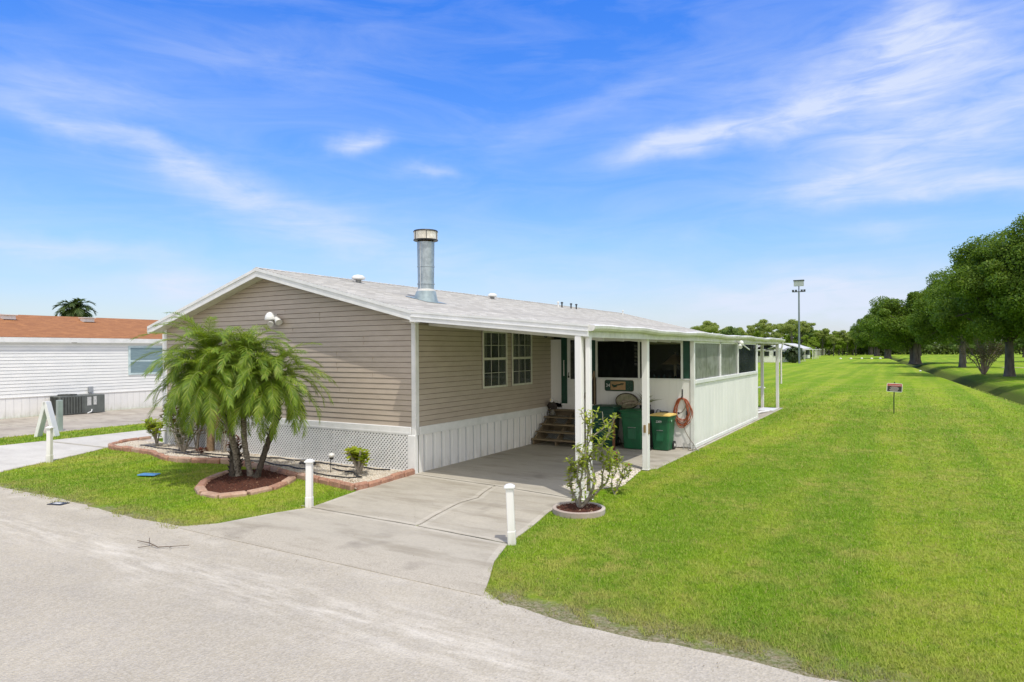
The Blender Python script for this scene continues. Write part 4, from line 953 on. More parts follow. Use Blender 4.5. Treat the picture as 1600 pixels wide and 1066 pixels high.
# palm
palm_leaf = leafmat('palm_leaflets', (.085,.19,.016), (.31,.42,.04), (.52,.52,.12), .40, .48, .35)
rachis = M('palm_rachis', (.22,.27,.06), (.16,.20,.05), 6, .5)
palm_dead = leafmat('dry_palm_leaflets', (.34,.25,.11), (.25,.17,.08), None, .2, .8)
fw_r = Vector((.8586,.5127,0))
PB = Vector((-12.75,9.75,0))
palm = empty('pygmy_date_palm', 'three stemmed date palm with feathery drooping fronds in a mulch ring before the gable', 'palm tree', tuple(PB))
def frond(rl, lf, base, az, el, L_, droop, nl=50, lw=.0066, ll=.24, seed=0):
    rr = random.Random(seed); pts = []; d = Vector((math.cos(az)*math.cos(el), math.sin(az)*math.cos(el), math.sin(el))); p_ = Vector(base); ns = 14
    e = el
    for i in range(ns+1):
        pts.append(p_.copy()); e -= droop/ns*(1+.9*i/ns); d = Vector((math.cos(az)*math.cos(e), math.sin(az)*math.cos(e), math.sin(e))); p_ = p_+d*L_/ns
    rl.tube(pts, [.011*(1-i/ns)+.002 for i in range(ns+1)], 4)
    for k_ in range(nl):
        f_ = .14+.86*k_/(nl-1); i = min(ns-1, int(f_*ns)); u = f_*ns-i; q = pts[i].lerp(pts[i+1], u); t_ = (pts[i+1]-pts[i]).normalized()
        sd = t_.cross(Vector((0,0,1)));
        if sd.length < .05: sd = Vector((-math.sin(az), math.cos(az), 0))
        sd.normalize(); upv = sd.cross(t_).normalized()
        l_ = ll*(.55+.9*math.sin(math.pi*min(1, f_*.85+.12)))*.85*rr.uniform(.85,1.1)*(1 if f_ < .9 else 1.0)
        for sg in (-1, 1):
            dd = (sd*sg*(.95-.45*f_)+t_*(.50+.6*f_)+upv*rr.uniform(-.12,.30)+Vector((rr.uniform(-.07,.07),rr.uniform(-.07,.07),rr.uniform(-.07,.07)))); dd.normalize()
            m1 = q+dd*l_*.5; tp = q+dd*l_+Vector((0,0,-l_*(.05+.25*rr.random())))
            wv = t_.cross(dd).normalized(); w2 = dd.cross(wv).normalized()*lw
            n_ = len(lf.v); lf.v += [tuple(q-w2*.6), tuple(q+w2*.6), tuple(m1+w2), tuple(m1-w2), tuple(tp)]
            lf.f += [(n_,n_+1,n_+2,n_+3),(n_+3,n_+2,n_+4)]; lf.m += [lf.mi]*2
crowns = [(PB+fw_r*-1.02+Vector((0,.1,2.80)), 62, 1.45, 1), (PB+fw_r*-.28+Vector((.05,.15,2.72)), 66, 1.45, 2), (PB+fw_r*.58+Vector((0,-.1,2.28)), 60, 1.42, 3), (PB+fw_r*-.55+Vector((.1,-.5,2.30)), 44, 1.4, 4)]
trunks = [[PB+Vector((-.30,-.05,0)), PB+fw_r*-.36+Vector((0,0,.9)), PB+fw_r*-.72+Vector((0,0,1.8)), crowns[0][0]],
          [PB+Vector((-.02,.05,0)), PB+fw_r*-.12+Vector((0,0,.8)), PB+fw_r*-.14+Vector((0,0,1.6)), crowns[1][0]],
          [PB+Vector((.22,.0,0)), PB+fw_r*.38+Vector((0,0,.7)), PB+fw_r*.70+Vector((0,-.03,1.5)), crowns[2][0]],
          [PB+Vector((-.26,-.12,0)), PB+Vector((-.28,-.16,.55)), PB+fw_r*-.34+Vector((.05,-.3,1.5)), crowns[3][0]]]
for i, tp in enumerate(trunks):
    s = MB(); q = []; n_ = 22
    for j in range(n_+1):
        u = j/n_*3; a = min(2, int(u)); q.append(tp[a].lerp(tp[a+1], u-a))
    # smooth
    for _ in range(3): q = [q[0]]+[(q[k_-1]+q[k_]*2+q[k_+1])/4 for k_ in range(1, n_)]+[q[-1]]
    base_r = [.052,.056,.060,.045][i]
    s.tube(q, [base_r*(1.35 if j == 0 else 1.1 if j < 2 else 1)+.012*(j % 2)+(.03 if j > 17 else 0) for j in range(n_+1)], 10)
    if i == 2:  # old leaf bases
        rr = random.Random(i)
        for j in range(60):
            u = rr.uniform(.45,.95) if i == 2 else rr.uniform(.0,.3); pq = q[int(u*n_)]; a = rr.uniform(0,6.28)
            s.tube([pq+Vector((math.cos(a)*.06,math.sin(a)*.06,0)), pq+Vector((math.cos(a)*.13,math.sin(a)*.13,.07))], [.02,.006], 4)
    obj('trunk', s, [bark,bark,bark_dark,bark][i], palm, smooth=True)
s = MB(); q0 = PB+Vector((-.36,-.10,-.02)); s.tube([q0, q0+Vector((-.02,0,.3)), q0+Vector((-.05,.02,.62)), q0+Vector((-.06,.02,.82))], [.15,.12,.11,.06], 12)
rr = random.Random(2)
for j in range(70):
    a = rr.uniform(0,6.28); zz = rr.uniform(.02,.75); s.tube([q0+Vector((math.cos(a)*.10,math.sin(a)*.10,zz)), q0+Vector((math.cos(a)*.17,math.sin(a)*.17,zz+.07))], [.022,.006], 4)
obj('old_stub', s, bark_dark, palm, smooth=True)
for ci, (cpos, nf, L_, sd) in enumerate(crowns):
    rr = random.Random(sd*31); lf = MB(); rl = MB()
    for k_ in range(nf):
        az = k_*2.39996+rr.uniform(-.2,.2); u = (k_+.5)/nf; el = R(84-u*104)+rr.uniform(-.16,.16)
        frond(rl, lf, cpos+Vector((rr.uniform(-.04,.04),rr.uniform(-.04,.04),rr.uniform(-.12,.06))), az, el, L_*rr.uniform(.82,1.12)*(.80+.26*math.sin(math.pi*min(1, u*1.0+.1))), R(82-u*22)*rr.uniform(.7,1.25), seed=ci*100+k_)
    for k_ in range(18):  # older, lower fronds hanging over the stems
        frond(rl, lf, cpos+Vector((0,0,-.10)), k_*2.39996+ci, R(8-k_*2.1)+rr.uniform(-.1,.1), 1.42*rr.uniform(.85,1.1), R(62)*rr.uniform(.8,1.15), seed=ci*100+500+k_)
    co_ = obj('crown', lf, palm_leaf, palm); obj('frond_stems', rl, rachis, co_)
    dl = MB(); dr_ = MB()
    for k_ in range(2):
        az = rr.uniform(0,6.28); frond(dr_, dl, cpos+Vector((0,0,-.12)), az, R(-15), L_*.85, R(60), nl=22, ll=.2, seed=900+k_+ci)
    for v in dr_.v: pass
    n0 = len(dl.v); dl.v += dr_.v; dl.f += [tuple(i+n0 for i in f_) for f_ in dr_.f]; dl.m += dr_.m
    obj('dry_fronds', dl, palm_dead, co_)

def shrub(name, label, cat, loc, stems, leaf_m, stem_m, leafL=.14, leafW=.05, height=.6, spread=.3, nleaf=26, seed=0, stem_r=.014, bare=.4, group=None, up=.5):
    rr = random.Random(seed); o = empty(name, label, cat, loc, 0, group); sm_ = MB(); lf = MB()
    for k_ in range(stems):
        a = rr.uniform(0,6.28); sp = spread*rr.uniform(.3,1); h_ = height*rr.uniform(.65,1.05)
        p0 = Vector((rr.uniform(-.05,.05),rr.uniform(-.05,.05),-.03)); p1 = Vector((math.cos(a)*sp*.4,math.sin(a)*sp*.4,h_*.5)); p2 = Vector((math.cos(a)*sp,math.sin(a)*sp,h_))
        sm_.tube([p0,p1,p2], [stem_r,stem_r*.8,stem_r*.5], 6)
        for j in range(nleaf):
            u = bare+(1-bare)*rr.random()**.7; q = p0.lerp(p1,u*2) if u < .5 else p1.lerp(p2,(u-.5)*2)
            b_ = rr.uniform(0,6.28); d = Vector((math.cos(b_),math.sin(b_),up*rr.uniform(.2,2)))
            leafblade(lf, q, d, leafL*rr.uniform(.6,1.15), leafW*rr.uniform(.7,1.2), rr.uniform(.1,.7))
    obj('stems', sm_, stem_m, o, False, True); obj('leaves', lf, leaf_m, o, False)
    return o
croton = leafmat('yellow_green_leaves', (.20,.33,.02), (.42,.46,.04), (.6,.5,.06), .4)
shrub('croton', 'low yellow green leafy plant on two pale stumps beside the lattice corner', 'plant', (-10.72,11.12,.05), 8, croton, greybark, .27, .13, .55, .30, 20, 2, .045, .6)
shrub('croton', 'bushy yellow green plant at the left end of the gravel bed', 'plant', (-19.35,11.55,.05), 9, croton, greybark, .26, .11, .80, .42, 24, 5, .022, .5)
red_l = leafmat('dark_red_leaves', (.09,.022,.016), (.17,.05,.03), (.1,.14,.03), .25)
mixl = leafmat('dull_mixed_leaves', (.07,.11,.02), (.14,.17,.03), (.2,.06,.03), .3)
shrub('spindly_shrub', 'thin branched shrub with sparse dull leaves left of the palm', 'shrub', (-17.25,11.05,.05), 11, mixl, greybark, .16, .06, 1.35, .75, 30, 8, .018, .25)
shrub('cordyline', 'tall dark red leaved plant against the lattice at its left end', 'plant', (-18.6,11.75,.05), 8, red_l, greybark, .28, .08, 1.5, .45, 26, 11, .014, .35, 'red leaved plants by the lattice')
shrub('cordyline', 'reddish leaved plant in front of the lattice halfway between croton and palm', 'plant', (-16.4,11.7,.05), 6, red_l, greybark, .28, .08, 1.35, .4, 22, 12, .014, .4, 'red leaved plants by the lattice')
shrub('cordyline', 'short dark red rosette in the gravel just left of the palm trunks', 'plant', (-15.3,11.25,.05), 3, red_l, greybark, .22, .07, .6, .14, 30, 13, .03, .3, 'red leaved plants by the lattice')
shrub('cordyline', 'low red leaved tuft on the gravel at the foot of the lattice', 'plant', (-16.5,11.1,.05), 4, red_l, greybark, .16, .05, .22, .12, 16, 14, .012, .3, 'red leaved plants by the lattice')
shrub('green_shrub', 'dull green leafy shrub low beside the thick tan trunk', 'shrub', (-17.9,11.35,.05), 7, mixl, greybark, .20, .07, .95, .5, 26, 18, .014, .3)
shrub('gold_shrub', 'tall golden brown leaved shrub behind the left palm fronds', 'shrub', (-17.7,11.75,.05), 9, leafmat('golden_brown_leaves', (.32,.22,.05), (.22,.14,.04), (.2,.25,.04), .35), greybark, .24, .06, 2.1, .5, 30, 15, .02, .3)
s = MB(); s.tube([(-17.0,11.7,.05),(-17.0,11.72,.9),(-16.98,11.7,1.6)], [.11,.10,.09], 12); tag(obj('cut_trunk', s, M('tan_fibre_trunk', (.30,.21,.12), (.18,.12,.07), 18, .9, .8, 30), smooth=True), 'thick tan trunk standing in the bed behind the spindly shrub', 'trunk')

# planter with sparse grey stemmed shrub at the carport post
pt = empty('ring_planter', 'round pale concrete planter ring with dark mulch at the foot of the front post', 'planter', (-4.95,10.55,0))
s = MB(); s.lathe((-4.95,10.55,0), [(.46,-.01),(.465,.09),(.45,.10),(.405,.10),(.40,.06),(.01,.055)], 40); s.mi = 0; obj('ring', s, [concmat('planter_concrete', (.55,.50,.44), (.40,.34,.30), (.3,.2,.17), .6)], pt, smooth=True)
s = MB(); s.lathe((-4.95,10.55,.052), [(.40,0),(.40,.015),(.02,.03)], 30); obj('mulch', s, mulch, pt)
px = rng.uniform(-5.34,-4.56,900); py = rng.uniform(10.16,10.94,900); k = np.hypot(px+4.95,py-10.55) < .38
stv = stones('planter_chips', [(a,b,.075) for a,b in zip(px[k],py[k])], leafmat('planter_chips', (.10,.035,.02), (.05,.02,.014), (.5,.38,.26), 0, .9), None, .012, .035); 
stv.parent = pt; stv.location = (4.95,-10.55,0); stv['kind'] = 'stuff'
def branchy(name, label, loc, segs, leaves, seed, leaf_m, r0=.03, leafL=.07, leafW=.035, tipc=None, lo=.1):
    rr = random.Random(seed); o = empty(name, label, 'shrub', loc); sm_ = MB(); lf = MB(); tips = []
    def grow(p_, d, L_, r_, depth):
        q = [p_]; dd = d.copy()
        for i in range(4):
            dd = (dd+Vector((rr.uniform(-.35,.35),rr.uniform(-.35,.35),rr.uniform(-.12,.25)))).normalized(); q.append(q[-1]+dd*L_/4)
        sm_.tube(q, [r_*(1-.11*i) for i in range(5)], 6)
        if depth < 4 and q[-1].z > lo:
            for i in range(int(leaves*(.4 if depth == 0 else 1))):
                b_ = rr.choice(q[1:]); leafblade(lf, b_, (rr.uniform(-1,1),rr.uniform(-1,1),rr.uniform(-.3,.8)), leafL*rr.uniform(.6,1.2), leafW*rr.uniform(.6,1.2), rr.uniform(0,.6))
        if depth == 0: tips.append(q[-1]); return
        for k_ in range(rr.choice([2,2,2,3])):
            nd = (dd+Vector((rr.uniform(-.9,.9),rr.uniform(-.7,.7),rr.uniform(-.1,.7)))).normalized(); grow(q[-1], nd, L_*rr.uniform(.6,.85), r_*.62, depth-1)
    for (a, b_, L_, dep) in segs: grow(Vector(a), Vector(b_).normalized(), L_, r0, dep)
    obj('branches', sm_, greybark, o, False, True); obj('leaves', lf, leaf_m, o, False)
    if tipc:
        tm = MB()
        for t_ in tips[::tipc[1]]: tm.sphere(t_, .018, 6, 5)
        obj('blossoms', tm, tipc[0], o, False)
    return o
lime = leafmat('lime_leaves', (.27,.38,.035), (.46,.52,.07), (.65,.50,.08), .4)
branchy('desert_shrub', 'sparse twisting grey stemmed shrub in the ring planter at the front post', (-4.95,10.6,.08), [((.0,0,0),(.5,.1,.7),.50,3),((-.02,.02,0),(-.6,.05,.7),.36,3),((.16,.02,.3),(.05,.25,1),.58,3),((.1,.0,.1),(.6,.2,.7),.5,3),((0,-.03,.05),(-.1,-.2,1),.42,2)], 20, 24, lime, .036, .11, .06)
branchy('desert_shrub', 'small low shrub with pale stems growing on the lawn behind the ring planter', (-4.95,12.2,.0), [((0,0,0),(.5,.1,.8),.35,2),((0,.02,0),(-.5,.1,.8),.35,3),((.02,0,0),(.1,.3,.9),.4,1)], 26, 33, lime, .020, .085, .045, (M('magenta_buds', (.35,.03,.10), None, 5, .6), 4))

# ------------------------------------------------------------------ neighbour's home
NX = -34.0
nb_ = empty('neighbour_home', 'long white sided home with an orange brown shingle roof at far left', 'house', (NX,20,0))
w = MB(); lapwall(w, .92, 3.30, lambda z: (2,36), lambda u,z,o: (NX+o, u, z), .15); w.box(NX-9, NX-.006, 2, 36, 0, 3.3); obj('wall', w, [whiteside, M('white_groove_shade', (.38,.40,.42), None, 4, .7)], nb_)  # grey strips paint the shadow line at each lap
w = MB(); y = 2
while y < 36: w.box(NX+.002, NX+.012, y, y+.30, 0, .90); y += .31
w.box(NX+.0,NX+.04,2,36,.90,.935); obj('skirt', w, white_panel, nb_)
w = MB(); w.quad((NX+.14,1.5,3.60),(NX+.14,36.5,3.60),(NX-4.2,36.5,4.82),(NX-4.2,1.5,4.82)); w.quad((NX-4.2,1.5,4.82),(NX-4.2,36.5,4.82),(NX-9.2,36.5,3.58),(NX-9.2,1.5,3.58)); w.quad((NX+.14,1.5,3.59),(NX-4.2,1.5,4.81),(NX-9.2,1.5,3.57)); obj('roof', w, shingle_brown, nb_)
w = MB(); w.box(NX+.13, NX+.18, 1.5, 36.5, 3.38, 3.59); w.box(NX, NX+.13, 1.5, 36.5, 3.38, 3.41); w.box(NX-.05,NX+.05,2,36,3.28,3.36); obj('fascia', w, white, nb_)
for y in (14.6, 18.2):
    w = MB(); w.box(NX-3.4, NX-3.0, y, y+.5, 4.52, 4.72); w.box(NX-3.5,NX-2.9,y-.05,y+.55,4.72,4.75); obj('roof_vent', w, white, nb_)
w = MB(); w.box(NX+.01, NX+.05, 18.8, 20.9, 1.75, 3.22); wn = obj('window', w, M('pale_blue_frame', (.55,.68,.70), None, 4, .5), nb_)
w = MB(); w.box(NX+.045, NX+.055, 18.9, 20.8, 1.85, 2.42); w.box(NX+.045, NX+.055, 18.9, 20.8, 2.50, 3.13); obj('pane', w, M('bluegrey_blinds', (.24,.33,.36), (.17,.25,.28), 2, .15, stretch=(1,1,14)), wn)
# package air conditioner
ac = empty('air_conditioner', 'grey packaged air conditioner with ribbed louvres against the white neighbour wall', 'air conditioner', (-33.4,16.5,0))
acm = M('grey_green_enamel', (.13,.145,.135), (.10,.11,.105), 4, .5); acd = M('dark_louvre', (.05,.055,.05), None, 4, .7)
s = MB(); s.bbox(-33.95,-33.1,15.2,16.25,.05,.90,.02); obj('fan_cabinet', s, acm, ac)
s = MB(); y = 15.27
while y < 16.2: s.box(-33.1,-33.07,y,y+.04,.10,.84); y += .12
x = -33.88
while x < -33.15: s.box(x,x+.04,15.17,15.2,.10,.84); x += .13
obj('louvres', s, acd, ac)
s = MB(); s.bbox(-33.95,-33.12,16.26,17.2,.05,.89,.02); obj('service_cabinet', s, acm, ac)
s = MB(); s.lathe((-33.5,15.72,.90), [(.40,0),(.38,.06),(.02,.05)], 20); obj('fan_grille', s, acd, ac)
s = MB(); s.box(-33.118,-33.11,16.4,16.58,.40,.8); s.box(-33.118,-33.11,16.68,16.82,.42,.82); obj('label', s, M('paper_label', (.6,.6,.58), (.4,.42,.42), 14, .7), ac)
s = MB(); s.tube([(-33.1,16.6,.2),(-32.95,16.5,.12),(-32.9,16.3,.06)], .025, 6); obj('condensate_pipe', s, white, ac)
s = MB(); s.box(NX+.02, NX+.14, 16.85, 17.05, .98, 1.25); tag(obj('meter_box', s, M('grey_meter', (.25,.27,.29), (.4,.42,.44), 8, .5)), 'small grey meter box on the white wall above the air conditioner', 'meter')
# leaning white A frame with a grey utility pedestal behind
af = empty('sandwich_board', 'white A shaped stand with two leaning boards at the strip of grass', 'stand', (-25.35,11.25,0), R(33))
s = MB()
for sg in (-1, 1):
    b = MB(); tl = Matrix.Translation((sg*.20,0,0)) @ Matrix.Rotation(R(sg*-14),4,'Y'); b.bbox(-.055,.055,-.14,.14,0,1.24,.01, Matrix.Translation((sg*.10,0,0)) @ tl); obj('board', b, white, af, False)
b = MB(); b.tube([(0,-.15,1.2),(0,.15,1.2)], .02, 6); obj('hinge', b, white_old, af, False)
s = MB(); s.bbox(-26.72,-26.56,12.15,12.32,0,1.15,.01); tag(obj('utility_pedestal', s, M('grey_green_pedestal', (.34,.40,.38), None, 4, .5)), 'slim grey green utility box standing behind the white A shaped stand', 'utility box')

# palm beyond the neighbour's roof
fp = empty('tall_palm', 'palm crown showing above the orange brown roof at far left', 'palm tree', (-51,24.4,0))
s = MB(); s.tube([(-51,24.4,0),(-51,24.4,3),(-50.9,24.4,5.9)], [.22,.17,.15], 10); obj('trunk', s, bark, fp, smooth=True)
lf = MB(); rl = MB(); rr = random.Random(77)
for k_ in range(26):
    u = k_/26; frond(rl, lf, Vector((-50.9,24.4,6.0)), k_*2.4, R(78-u*95), 1.35*rr.uniform(.8,1.1), R(70), nl=26, lw=.035, ll=.5, seed=k_)
cwn = obj('crown', lf, leafmat('far_palm_leaves', (.05,.09,.02), (.09,.14,.03), None, .25), fp); obj('frond_stems', rl, rachis, cwn)

# ------------------------------------------------------------------ red and black sign
sg = empty('warning_sign', 'small white edged red and black sign on a thin dark stake in the lawn', 'sign', (-.45,33.2,0), R(12))
s = MB(); s.tube([(0,0,-.05),(.0,0,.7),(.03,0,1.40)], .022, 6); obj('stake', s, M('dark_green_steel', (.03,.05,.02), None, 5, .5), sg, False)
s = MB(); s.prism(rrect(.60,.37,.04), 'y', -.03, -.045); pln = obj('plate', s, white, sg, False); pln.location = (.02,0,1.15); pln.rotation_euler = (0,R(3),0)
s = MB(); s.prism([(-.28,-.165),(.28,-.165),(.28,.06),(-.28,.06)], 'y', -.0455, -.048); obj('black_field', s, black, pln, False)
s = MB(); s.prism([(-.28,.062),(.28,.062),(.28,.165),(-.28,.165)], 'y', -.0455, -.048); obj('red_band', s, M('faded_red', (.48,.035,.03), (.38,.05,.04), 5, .5), pln, False)
s = MB(); s.box(-.25,.26,-.050,-.0485,.09,.115); rr = random.Random(5)
for z_, a, b_ in ((.03,-.13,.12),(-.01,-.18,.16),(-.05,-.15,.17),(-.09,-.2,.14),(-.13,-.16,.12)): s.box(a,b_,-.050,-.0485,z_-.012,z_+.008)
obj('print_lines', s, M('greyish_print', (.35,.36,.36), (.5,.4,.38), 12, .6), pln, False)

# ------------------------------------------------------------------ light pole
lpz = empty('floodlight_pole', 'tall grey pole with a box floodlight head above the far lawn', 'light pole', (-18.28,142.8,0))
s = MB(); s.tube([(-18.28,142.8,0),(-18.28,142.8,14.3)], [.20,.15], 12); obj('pole', s, M('grey_pole', (.20,.24,.27), (.16,.19,.22), .5, .6), lpz, smooth=True)
s = MB(); s.tube([(-19.4,142.8,14.35),(-17.2,142.8,14.35)], .09, 6)
for x in (-19.35,-18.8,-17.75,-17.25): s.box(x-.18,x+.18,142.5,142.9,14.3,14.75)
s.tube([(-18.28,142.8,14.3),(-18.28,142.8,15.6)], .1, 6); obj('crossarm', s, M('dark_bracket', (.05,.06,.07), None, 4, .6), lpz)
s = MB(); s.box(-19.2,-17.4,142.5,143.3,15.5,16.5); obj('lamp_head', s, M('grey_lamp_box', (.42,.46,.48), (.34,.38,.4), 1.5, .5), lpz)
s = MB(); s.box(-19.28,-17.32,142.42,143.4,16.505,16.7); obj('lamp_visor', s, M('dark_visor', (.06,.07,.08), None, 4, .6), lpz)

# ------------------------------------------------------------------ far homes
def far_home(x0, x1, y0, y1, label, h_=2.9, seed=0):
    rr = random.Random(seed); o = empty('distant_home', label, 'house', ((x0+x1)/2,y0,0), 0, 'white homes along the far lawn')
    s = MB(); s.box(x0,x1,y0,y1,0,h_); obj('wall', s, white_panel, o)
    s = MB(); xm = (x0+x1)/2; s.prism([(x0-.5,h_),(xm,h_+1.5),(x1+.5,h_),(x1+.5,h_+.25),(xm,h_+1.75),(x0-.5,h_+.25)], 'y', y0-.5, y1+.5); obj('roof', s, M('white_roof', (.62,.62,.62), (.5,.5,.5), 1, .6), o)
    x = x0+.5
    while x < x1-1.4:
        s = MB(); s.box(x,x+1.2,y0-.06,y0-.01,1.3,2.5); f_ = obj('window', s, M('far_frame', (.7,.7,.7), None, 3, .6), o); s = MB(); s.box(x+.1,x+1.1,y0-.08,y0-.065,1.4,2.4); obj('pane', s, screen_thick, f_); x += 1.9
    s = MB(); y = y0+1
    while y < y1-3: s.box(x1+.01,x1+.05,y,y+2.6,1.1,2.6); y += 3.2
    obj('porch_screen', s, screen_thick, o)
    s = MB(); s.box(x1+.1,x1+3.2,y0,y0+14,h_-.25,h_-.05); obj('awning', s, white, o)
    for k_ in range(5): s = MB(); s.box(x1+3.0,x1+3.15,y0+k_*3.4,y0+.15+k_*3.4,0,h_-.25); obj('awning_post', s, white_old, o)
    return o
far_home(-39,-29.6,150,172,'nearest white distant home seen through the back carport posts', seed=1)
far_home(-29.2,-23.2,153,170,'white distant home with dark porch windows left of the tall light pole', 2.6, seed=5)
far_home(-34.5,-25.8,205,226,'white distant home just right of the light pole base', seed=2)
far_home(-39,-31,262,282,'white distant home further along the lawn edge', seed=3)
far_home(-43,-36,330,350,'farthest white home of the row near the treeline', seed=4)
bo = empty('white_booth', 'small white booth with a dark window at the end of the far lawn', 'booth', (-37,392,0))
s = MB(); s.box(-39.0,-34.8,392,396,0,5.0); obj('wall', s, white, bo); s = MB(); s.box(-39.4,-34.4,391.5,396.5,5.01,5.5); obj('roof', s, white, bo); s = MB(); s.box(-38.2,-35.6,391.9,391.99,2.5,4.0); obj('window', s, dark, bo)
for i, (x, y) in enumerate(((-13,205),(-10.5,208),(-8,206),(-15.5,204),(-6,209),(1.5,93))):
    s = MB(); s.sphere((x,y,.15), .32 if y > 100 else .13, 10, 6, 1, 1, .7)
    tag(obj('white_marker_stone', s, white, smooth=True), ['white marker lying on the far lawn, one of the line before the treeline','single white marker near the ditch edge'][1 if y < 100 else 0], 'marker', 'white markers on the far lawn' if y > 100 else None)
s = MB(); s.tube([(-9.3,50.9,.04),(-9.05,50.7,.08),(-8.8,50.75,.04)], [.07,.1,.04], 7); tag(obj('white_debris', s, white), 'small white scrap lying on the lawn behind the screened room', 'scrap')
s = MB(); s.tube([(-5.7,29.6,.06),(-5.5,30.6,.09),(-5.35,31.6,.06)], .05, 6); s.box(-5.9,-5.2,31.8,33.2,.03,.07); tag(obj('white_cover_sheet', s, white), 'crumpled white sheeting on the ground behind the screened room', 'sheeting')

# ------------------------------------------------------------------ trees
def tree_mesh(seed, H_, Rr, n_leaf, leaf, lobes=26, trunk_r=.5, base_h=.22, multi=1, thin=False):
    r_ = np.random.default_rng(seed); rr = random.Random(seed)
    tr_ = MB(); V = []
    cz = H_*(.5+base_h/2); ch = H_*(1-base_h)/2
    L = []
    for i in range(lobes):
        d = r_.normal(size=3); d /= np.linalg.norm(d); d[2] = d[2]*.9+.08
        q = .35+.62*r_.random(); k_ = 1-.18*max(0, d[2])
        rad_k = 1.35 if thin else 1; c = np.array([d[0]*Rr*q*k_, d[1]*Rr*q*k_, cz+d[2]*ch*q]); rad = Rr*r_.uniform(.12,.30)*rad_k
        L.append((c, rad))
    for i, (c, rad) in enumerate(L):
        V.append(cards(int(n_leaf/lobes), c, (rad,rad,rad*(.60 if thin else .72)), leaf, seed=seed*100+i, up=.25, shell=.45 if not thin else .1))
    if not thin: V.append(cards(int(n_leaf*.12), (0,0,cz), (Rr*.6,Rr*.6,ch*.66), leaf*1.3, seed=seed*100+99, shell=.2))
    stems = []
    for k_ in range(multi):
        a = k_*2*math.pi/max(1, multi); o_ = trunk_r*.55 if multi > 1 else 0
        bx, by = math.cos(a)*o_, math.sin(a)*o_
        q = [Vector((bx*1.25,by*1.25,-.2)), Vector((bx,by,H_*.05)), Vector((bx*1.2,by*1.2,H_*.17)), Vector((bx*2.2+rr.uniform(-.5,.5),by*2.2+rr.uniform(-.5,.5),H_*.5)), Vector((bx*3,by*3,H_*.72))]
        tr0 = trunk_r if multi == 1 else trunk_r*.55
        tr_.tube(q, [tr0*1.35,tr0,tr0*.85,tr0*.5,tr0*.15], 10); stems.append(q)
    for i in range(0, lobes, 2):
        q = rr.choice(stems); a = q[2].lerp(q[3], rr.random()*.8); c = Vector(L[i][0]); m_ = a.lerp(c, .5)+Vector((rr.uniform(-.4,.4),rr.uniform(-.4,.4),H_*.03))
        tr_.tube([a, m_, c], [trunk_r*.35,trunk_r*.2,trunk_r*.06], 6)
    return tr_, np.concatenate(V)
oakleaf = leafmat('oak_foliage', (.08,.155,.018), (.18,.28,.03), (.28,.36,.05), .38, .55, .25)
oakleaf2 = leafmat('light_tree_foliage', (.09,.17,.02), (.15,.24,.03), None, .35, .55, .25)
pineleaf = leafmat('hazed_wood_foliage', (.25,.33,.09), (.38,.45,.14), (.48,.52,.2), .45, .7, .1)  # paler greens: distance haze put into the leaf colour
farleaf = leafmat('far_dark_foliage', (.12,.20,.055), (.20,.29,.08), None, .2, .7, .1)
greenfar = leafmat('far_bright_foliage', (.17,.27,.03), (.27,.38,.05), None, .3, .7, .1)
protos = {}
def tree(key, label, x, y, rz=0, sc=1, group=None, args=None, lm=None, szz=None, name='oak_tree'):
    if key not in protos:
        tb_, lv = tree_mesh(**args); me_t = None
        o = empty(name, label, 'tree', (x,y,0), rz, group)
        obj('trunk', tb_, oakbark, o, False, True); npmesh('crown', lv, 4, lm, o); protos[key] = o
    else:
        o = copy_tree(protos[key]); o['label'] = label; o.name = name
        o.location = (x,y,0); o.rotation_euler = (0,0,rz)
        if group: o['group'] = group
    o.scale = (sc,sc,(szz or sc)); return o
G1 = 'broad oaks along the ditch'
A = dict(seed=3, H_=16.2, Rr=7.6, n_leaf=88000, leaf=.125, lobes=64, trunk_r=.42, base_h=.04)
B = dict(seed=8, H_=15.2, Rr=8.8, n_leaf=64000, leaf=.18, lobes=60, trunk_r=.85, base_h=.05, multi=4)
tree('A', 'nearest tall oak with a single straight trunk on the far ditch bank', 8.9, 82.0, .4, 1.0, G1, A, oakleaf)
tree('A', 'tall oak cut by the right picture edge, trunk at the very edge', 11.8, 78.5, 2.6, 1.05, G1)
tree('A', 'dark oak filling the gap behind the nearest oak', 7.2, 118, 4.0, 1.0, G1)
tree('B', 'broad domed oak with a thick fluted pale trunk in the middle of the row', 1.56, 147.3, 0, 1.0, G1, B, oakleaf)
tree('A', 'oak crown rising behind the thick trunked oak on its right', 9.5, 152, 1.9, 1.0, G1)
tree('B', 'oak with a leaning grey trunk left of the thick trunked oak', -4.4, 219, 2.2, 1.0, G1)
tree('B', 'oak far down the ditch, third from the thick trunked oak', -9.5, 290, 3.4, 1.05, G1)
tree('B', 'oak far down the ditch with two grey trunks showing', -14, 350, 4.7, 1.05, G1)
tree('A', 'last dark oak of the ditch row meeting the treeline', -21, 430, 5.2, 1.1, G1)
tree('A', 'oak standing back from the ditch between the two nearest trunks', 24, 168, 3.0, .9, G1)
tree('L', 'light green leafy tree at the right edge in front of the oaks', 9.9, 62.5, 0, 1.0, None, dict(seed=14, H_=9.6, Rr=3.0, n_leaf=16000, leaf=.13, lobes=18, trunk_r=.16, base_h=.42), oakleaf2, name='leafy_tree')
